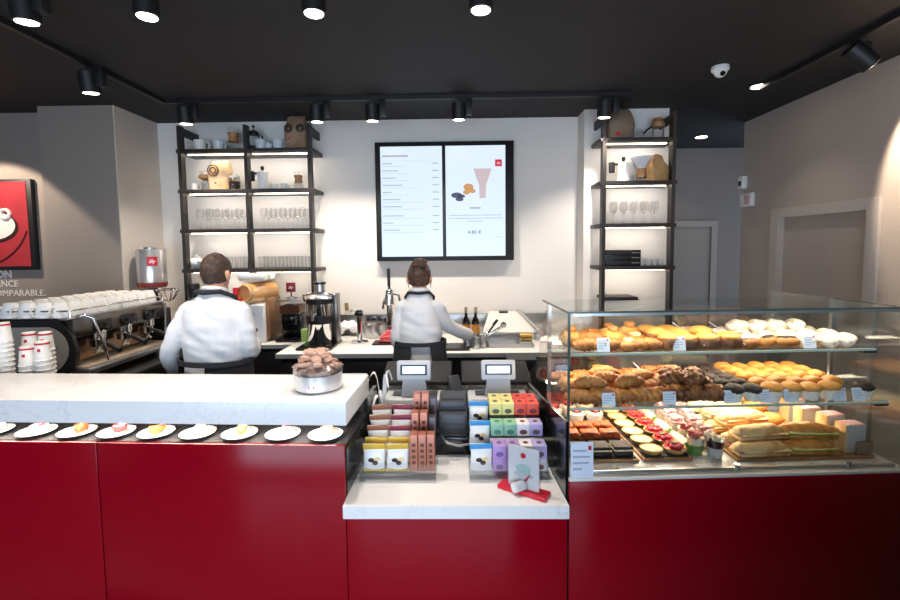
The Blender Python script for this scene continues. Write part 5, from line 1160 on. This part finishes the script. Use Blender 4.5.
def person(loc, rotz_, lab, h, sh, larm, rarm, hair, hmat, lean=0, waist=.155, hip=.165, female=False):
    """built facing +y, feet at the origin; h = standing height"""
    k = h / 1.76
    t = thing('person', lab, 'person', loc, rotz_)
    Y0 = lambda z: lean * max(0, z - .95 * k)       # lean forward above the hip
    def sec(z, rx, ry, cy=0): return (z * k, 0, cy + Y0(z * k), rx * k, ry * k)
    bs_ = [sec(.82, hip, .11), sec(.92, hip * 1.03, .118), sec(1.02, waist + .01, .105), sec(1.12, waist, .10), sec(1.25, waist + .02, .112), sec(1.36, sh * .88, .112), sec(1.44, sh * .80, .098), sec(1.49, sh * .52, .080), sec(1.52, .078, .064), sec(1.54, .060, .058), sec(1.58, .054, .056, .01), sec(1.62, .05, .05, .015)]
    b = MB().loft(rings_z(bs_))
    hc = Vector((0, .02 + Y0(1.64 * k), 1.652 * k))
    b.ell(hc + Vector((0, .0, .012)), (.074 * k, .094 * k, .098 * k), seg=24, rings=16)          # skull
    b.ell(hc + Vector((0, .028, -.055)), (.055 * k, .062 * k, .062 * k))                          # jaw
    b.ell(hc + Vector((0, .085, -.10)), (.022, .018, .018))                                       # chin
    b.tube([hc + Vector((0, .085, .01)), hc + Vector((0, .106, -.03)), hc + Vector((0, .098, -.042))], [.008, .014, .012], 8)   # nose
    b.ell(hc + Vector((0, .085, -.066)), (.024, .010, .006)).ell(hc + Vector((0, .083, -.077)), (.020, .010, .006))             # lips
    b.ell(hc + Vector((0, .08, .028)), (.05, .014, .008))                                         # brow
    for s_ in (-1, 1): b.ell(hc + Vector((s_ * .083 * k, -.008, -.018)), (.012, .022, .034), (.2, 0, s_ * .35))                  # ears
    for s_ in (-1, 1):
        P_, R_ = smooth_pts([(s_ * .085 * k, 0, .90 * k), (s_ * .095 * k, .01, .50 * k), (s_ * .098 * k, -.01, .10 * k), (s_ * .10 * k, -.01, .055)], [.088 * k, .058 * k, .038, .036]); b.tube(P_, R_, 16)
        b.tube([(s_ * .10 * k, -.06, .045), (s_ * .103 * k, .02, .05), (s_ * .108 * k, .11, .035), (s_ * .11 * k, .17, .028)], [.034, .042, .038, .024], 12)
    arms = []
    for s_, A_ in ((-1, larm), (1, rarm)):
        S0 = Vector((s_ * sh * .86 * k, Y0(1.42 * k), 1.415 * k)); E_, W_ = Vector(A_[0]), Vector(A_[1])
        P_, R_ = smooth_pts([(s_ * sh * .5 * k, Y0(1.42 * k), 1.41 * k), S0, E_, W_], [.045, .05 * (.9 if female else 1), .040, .028]); b.tube(P_, R_, 14); arms.append((P_, R_, W_))
        hand(b, W_, A_[2], A_[3], .95, A_[4])
    body = link('body', remesh(b, 'body', M_SKIN, .0065, 3), t)
    for s_ in (-1, 1):
        part('eye', MB().ell(hc + Vector((s_ * .03, .083, .008)), (.011, .008, .008), seg=12, rings=8), M_WARMW, body); part('iris', MB().ell(hc + Vector((s_ * .03, .0895, .008)), (.005, .003, .005), seg=10, rings=6), M_HAIR, body)
    # shirt: torso shell with sleeves, wrinkled
    g = .014
    ss = [(z, cx, cy, rx + g, ry + g + .004) for z, cx, cy, rx, ry in bs_[1:8]]
    ss = [(.80 * k, 0, 0, hip * k + .03, .145 * k)] + ss + [(1.535 * k, 0, Y0(1.5 * k), .078, .070)]
    q = MB().loft(rings_z(ss))
    for P_, R_, W_ in arms:
        n = len(P_); P2 = P_[: n - 1]; R2 = [r + .012 for r in R_[: n - 1]]
        R2[-1] = R2[-2] = .043; q.tube(P2, R2, 16); q.tube([P2[-4], P2[-1] + (P2[-1] - P2[-3]) * .35], [.05, .047], 16)
    q.tube([(.058 * math.cos(a), .062 * math.sin(a) + Y0(1.52 * k) + .004, (1.548 + .014 * math.sin(-a)) * k) for a in [2 * PI * i / 24 for i in range(24)]], .020, 10, True)
    def wr(c):
        v = Vector((c.x * 2.5, c.y * 4, c.z * 15 + c.x * 9)); n1 = noise.noise(v); n2 = noise.noise(Vector((c.x * 9 + 5, c.y * 9, c.z * 24 + c.x * 4)))
        d = Vector((c.x, c.y - Y0(c.z), 0)); d = d.normalized() if d.length > 1e-4 else d
        return c + d * ((.008 * n1 + .004 * n2) * (1 if abs(c.x) < .3 else .6)) + Vector((0, 0, .002 * n2))
    link('shirt', remesh(q, 'shirt', M_SHIRT, .0075, 3, wr), t)
    # trousers and shoes
    q = MB().loft(rings_z([(.74 * k, 0, 0, hip * k + .008, .128 * k), (.90 * k, 0, 0, hip * k + .014, .132 * k), (1.0 * k, 0, 0, waist * k + .02, .118 * k)]))
    for s_ in (-1, 1):
        P_, R_ = smooth_pts([(s_ * .085 * k, 0, .90 * k), (s_ * .095 * k, .01, .50 * k), (s_ * .10 * k, -.01, .09)], [.10 * k, .076 * k, .062]); q.tube(P_, R_, 16)
    link('trousers', remesh(q, 'trousers', M_TROU, .01, 3), t)
    for s_ in (-1, 1): part('shoe', MB().loft([[(s_ * .105 * k + w_ * math.cos(a) * .5, y, max(0, h_ * .5 + h_ * .5 * math.sin(a))) for a in [2 * PI * i / 14 for i in range(14)]] for y, w_, h_ in ((-.11, .05, .06), (-.09, .085, .095), (.02, .095, .10), (.10, .10, .07), (.19, .085, .055), (.215, .04, .04))]), M_BLACKG, t)
    # apron: wraps the hips from the front, open at the back, with waist band, tie and neck strap
    def shell(z, a, e): rx, ry = (hip * k + .048 + e, .160 * k + e); f = max(0, (z - .95 * k) / (.22 * k)); rx -= f * (hip - waist) * k * .9; ry -= f * .02; return (rx * math.cos(a), ry * math.sin(a) + Y0(z), z)
    q = MB(); zs = [(1.19 if female else 1.145) * k - i * .045 * k for i in range(13)]; na = 44; a0, a1 = -PI / 2 + larm[5], -PI / 2 + 2 * PI - rarm[5]
    for e in (0, .006):
        for i, z in enumerate(zs):
            w_ = .35 * (i / 12) if female else .15 * (i / 12)
            q.v += [shell(z, (a0 + w_) + (a1 - a0 - w_ * 1.3) * j / (na - 1), e + .010 * (i / 12)) for j in range(na)]
    N_ = len(zs) * na
    for i in range(len(zs) - 1):
        for j in range(na - 1):
            o = i * na + j; q.f += [(o, o + 1, o + na + 1, o + na), (N_ + o, N_ + o + na, N_ + o + na + 1, N_ + o + 1)]
    for j in range(na - 1): q.f += [(j, N_ + j, N_ + j + 1, j + 1)]
    for i in range(len(zs) - 1):
        o = i * na; q.f += [(o, o + na, N_ + o + na, N_ + o)]; o += na - 1; q.f += [(o, N_ + o, N_ + o + na, o + na)]
    ap = part('apron', q, M_APRON, t, ang=1.2)
    part('waist_tie', MB().loft([[shell(((1.19 if female else 1.145) - .012 + dz) * k, a, e) for e, dz in ((.004, -.014), (.013, -.014), (.013, .014), (.004, .014))] for a in [2 * PI * i / 48 for i in range(49)]], cap=False), M_APRON, ap)
    part('bib', MB().loft([[(x * (1 - .25 * f), Y0(z) + .150 * k - .010 * f + d_, z) for x in (-.15, .15) for d_ in (0, .006)][0:2] + [(x * (1 - .25 * f), Y0(z) + .150 * k - .010 * f + d_, z) for x in (.15,) for d_ in (.006, 0)] for f, z in ((i / 6, (1.135 + .2 * i / 6) * k) for i in range(7))]), M_APRON, ap)
    part('neck_strap', MB().tube([(-.085 * k, Y0(1.40 * k) + .125, 1.37 * k), (-.105 * k, Y0(1.45 * k) + .04, 1.505 * k), (-.075 * k, Y0(1.5 * k) - .056, 1.545 * k), (0, Y0(1.5 * k) - .094, 1.542 * k), (.075 * k, Y0(1.5 * k) - .056, 1.545 * k), (.105 * k, Y0(1.45 * k) + .04, 1.505 * k), (.085 * k, Y0(1.40 * k) + .125, 1.37 * k)], [.011 if female else .015] * 7, 10), M_APRON, ap)
    # hair
    q = MB()
    nu, nv = 40, 18
    for e in (1,):
        for i in range(nv + 1):
            for j in range(nu):
                a = 2 * PI * j / nu; front = math.sin(a)
                lo = (-.80 if not female else -.78) + (.95 * max(0, front) ** .6 if front > 0 else 0) + (.12 * (abs(math.cos(a)) ** 6))
                th = PI / 2 - (PI / 2 - lo) * (i / nv)
                r_ = 1.07 if not female else 1.17
                q.v.append((hc.x + .074 * k * r_ * math.cos(th) * math.cos(a), hc.y + .002 + .094 * k * r_ * math.cos(th) * math.sin(a), hc.z + .012 + .098 * k * (1.10 if not female else 1.12) * math.sin(th)))
    for i in range(nv):
        for j in range(nu):
            j2 = (j + 1) % nu; q.f.append((i * nu + j, i * nu + j2, (i + 1) * nu + j2, (i + 1) * nu + j))
    q.ell(hc + Vector((0, -.015, .01)), (.07 * k, .08 * k, .09 * k), seg=20, rings=14)
    q.warp(.006, 45, 3)
    hr = part('hair', q, hmat, t, ang=1.4)
    if female:
        bn = MB().ell(hc + Vector((.012, -.055, .105)), (.046, .042, .034)).ell(hc + Vector((.03, -.075, .085)), (.03, .028, .026)).ell(hc + Vector((-.018, -.07, .098)), (.026, .028, .024)).warp(.012, 38, 2)
        part('hair_bun', bn, hmat, hr)
        for s_ in (-1, 1): part('hair_strand', MB().tube([hc + Vector((s_ * .075, .02, .0)), hc + Vector((s_ * .083, .025, -.04)), hc + Vector((s_ * .078, .02, -.08))], [.006, .005, .002], 6), hmat, hr)
    return t
m1 = person((-1.47, 2.66, 0), -.10, 'person seen from behind in white shirt and dark apron, short brown hair', 1.775, .19,
            ((-.27, -.04, 1.17), (-.27, .12, .95), (0, .5, -.85), (1, 0, 0), .25, .12), ((.205, .03, 1.20), (.08, .27, 1.19), (-.3, 1, -.1), (-1, 0, .2), .6, .95), 'short', M_HAIR, lean=.03, waist=.165, hip=.168)
m2 = person((-.275, 3.17, 0), .03, 'person seen from behind in white shirt, dark apron, brown hair bun', 1.70, .150,
            ((-.155, .0, 1.14), (-.12, .24, 1.05), (.2, 1, -.1), (1, 0, .1), .5, .42), ((.205, .10, 1.23), (.365, .30, 1.12), (.1, 1, -.2), (-1, 0, .1), .5, .30), 'bun', M_HAIR2, lean=.03, waist=.132, hip=.15, female=True)

# things that rest on something sit a hair above it
FIXED = ('counter', 'display case', 'shelf', 'track', 'spotlight', 'downlight', 'security camera', 'screen', 'poster', 'lettering', 'person', 'cabinet', 'splashback')
for o in COL.objects:
    if not o.parent and o.get('category') and o['category'] not in FIXED: o.location.z += .0009

# ------------------------------------------------------------------ picture settings
S.view_settings.view_transform = 'Standard'; S.view_settings.look = 'None'; S.view_settings.gamma = 1; S.view_settings.use_curve_mapping = False
S.view_settings.exposure = 0.7
S.cycles.use_denoising = True
S.cycles.max_bounces = 10; S.cycles.transparent_max_bounces = 24; S.cycles.caustics_reflective = False; S.cycles.caustics_refractive = False
S.cycles.sample_clamp_indirect = 4
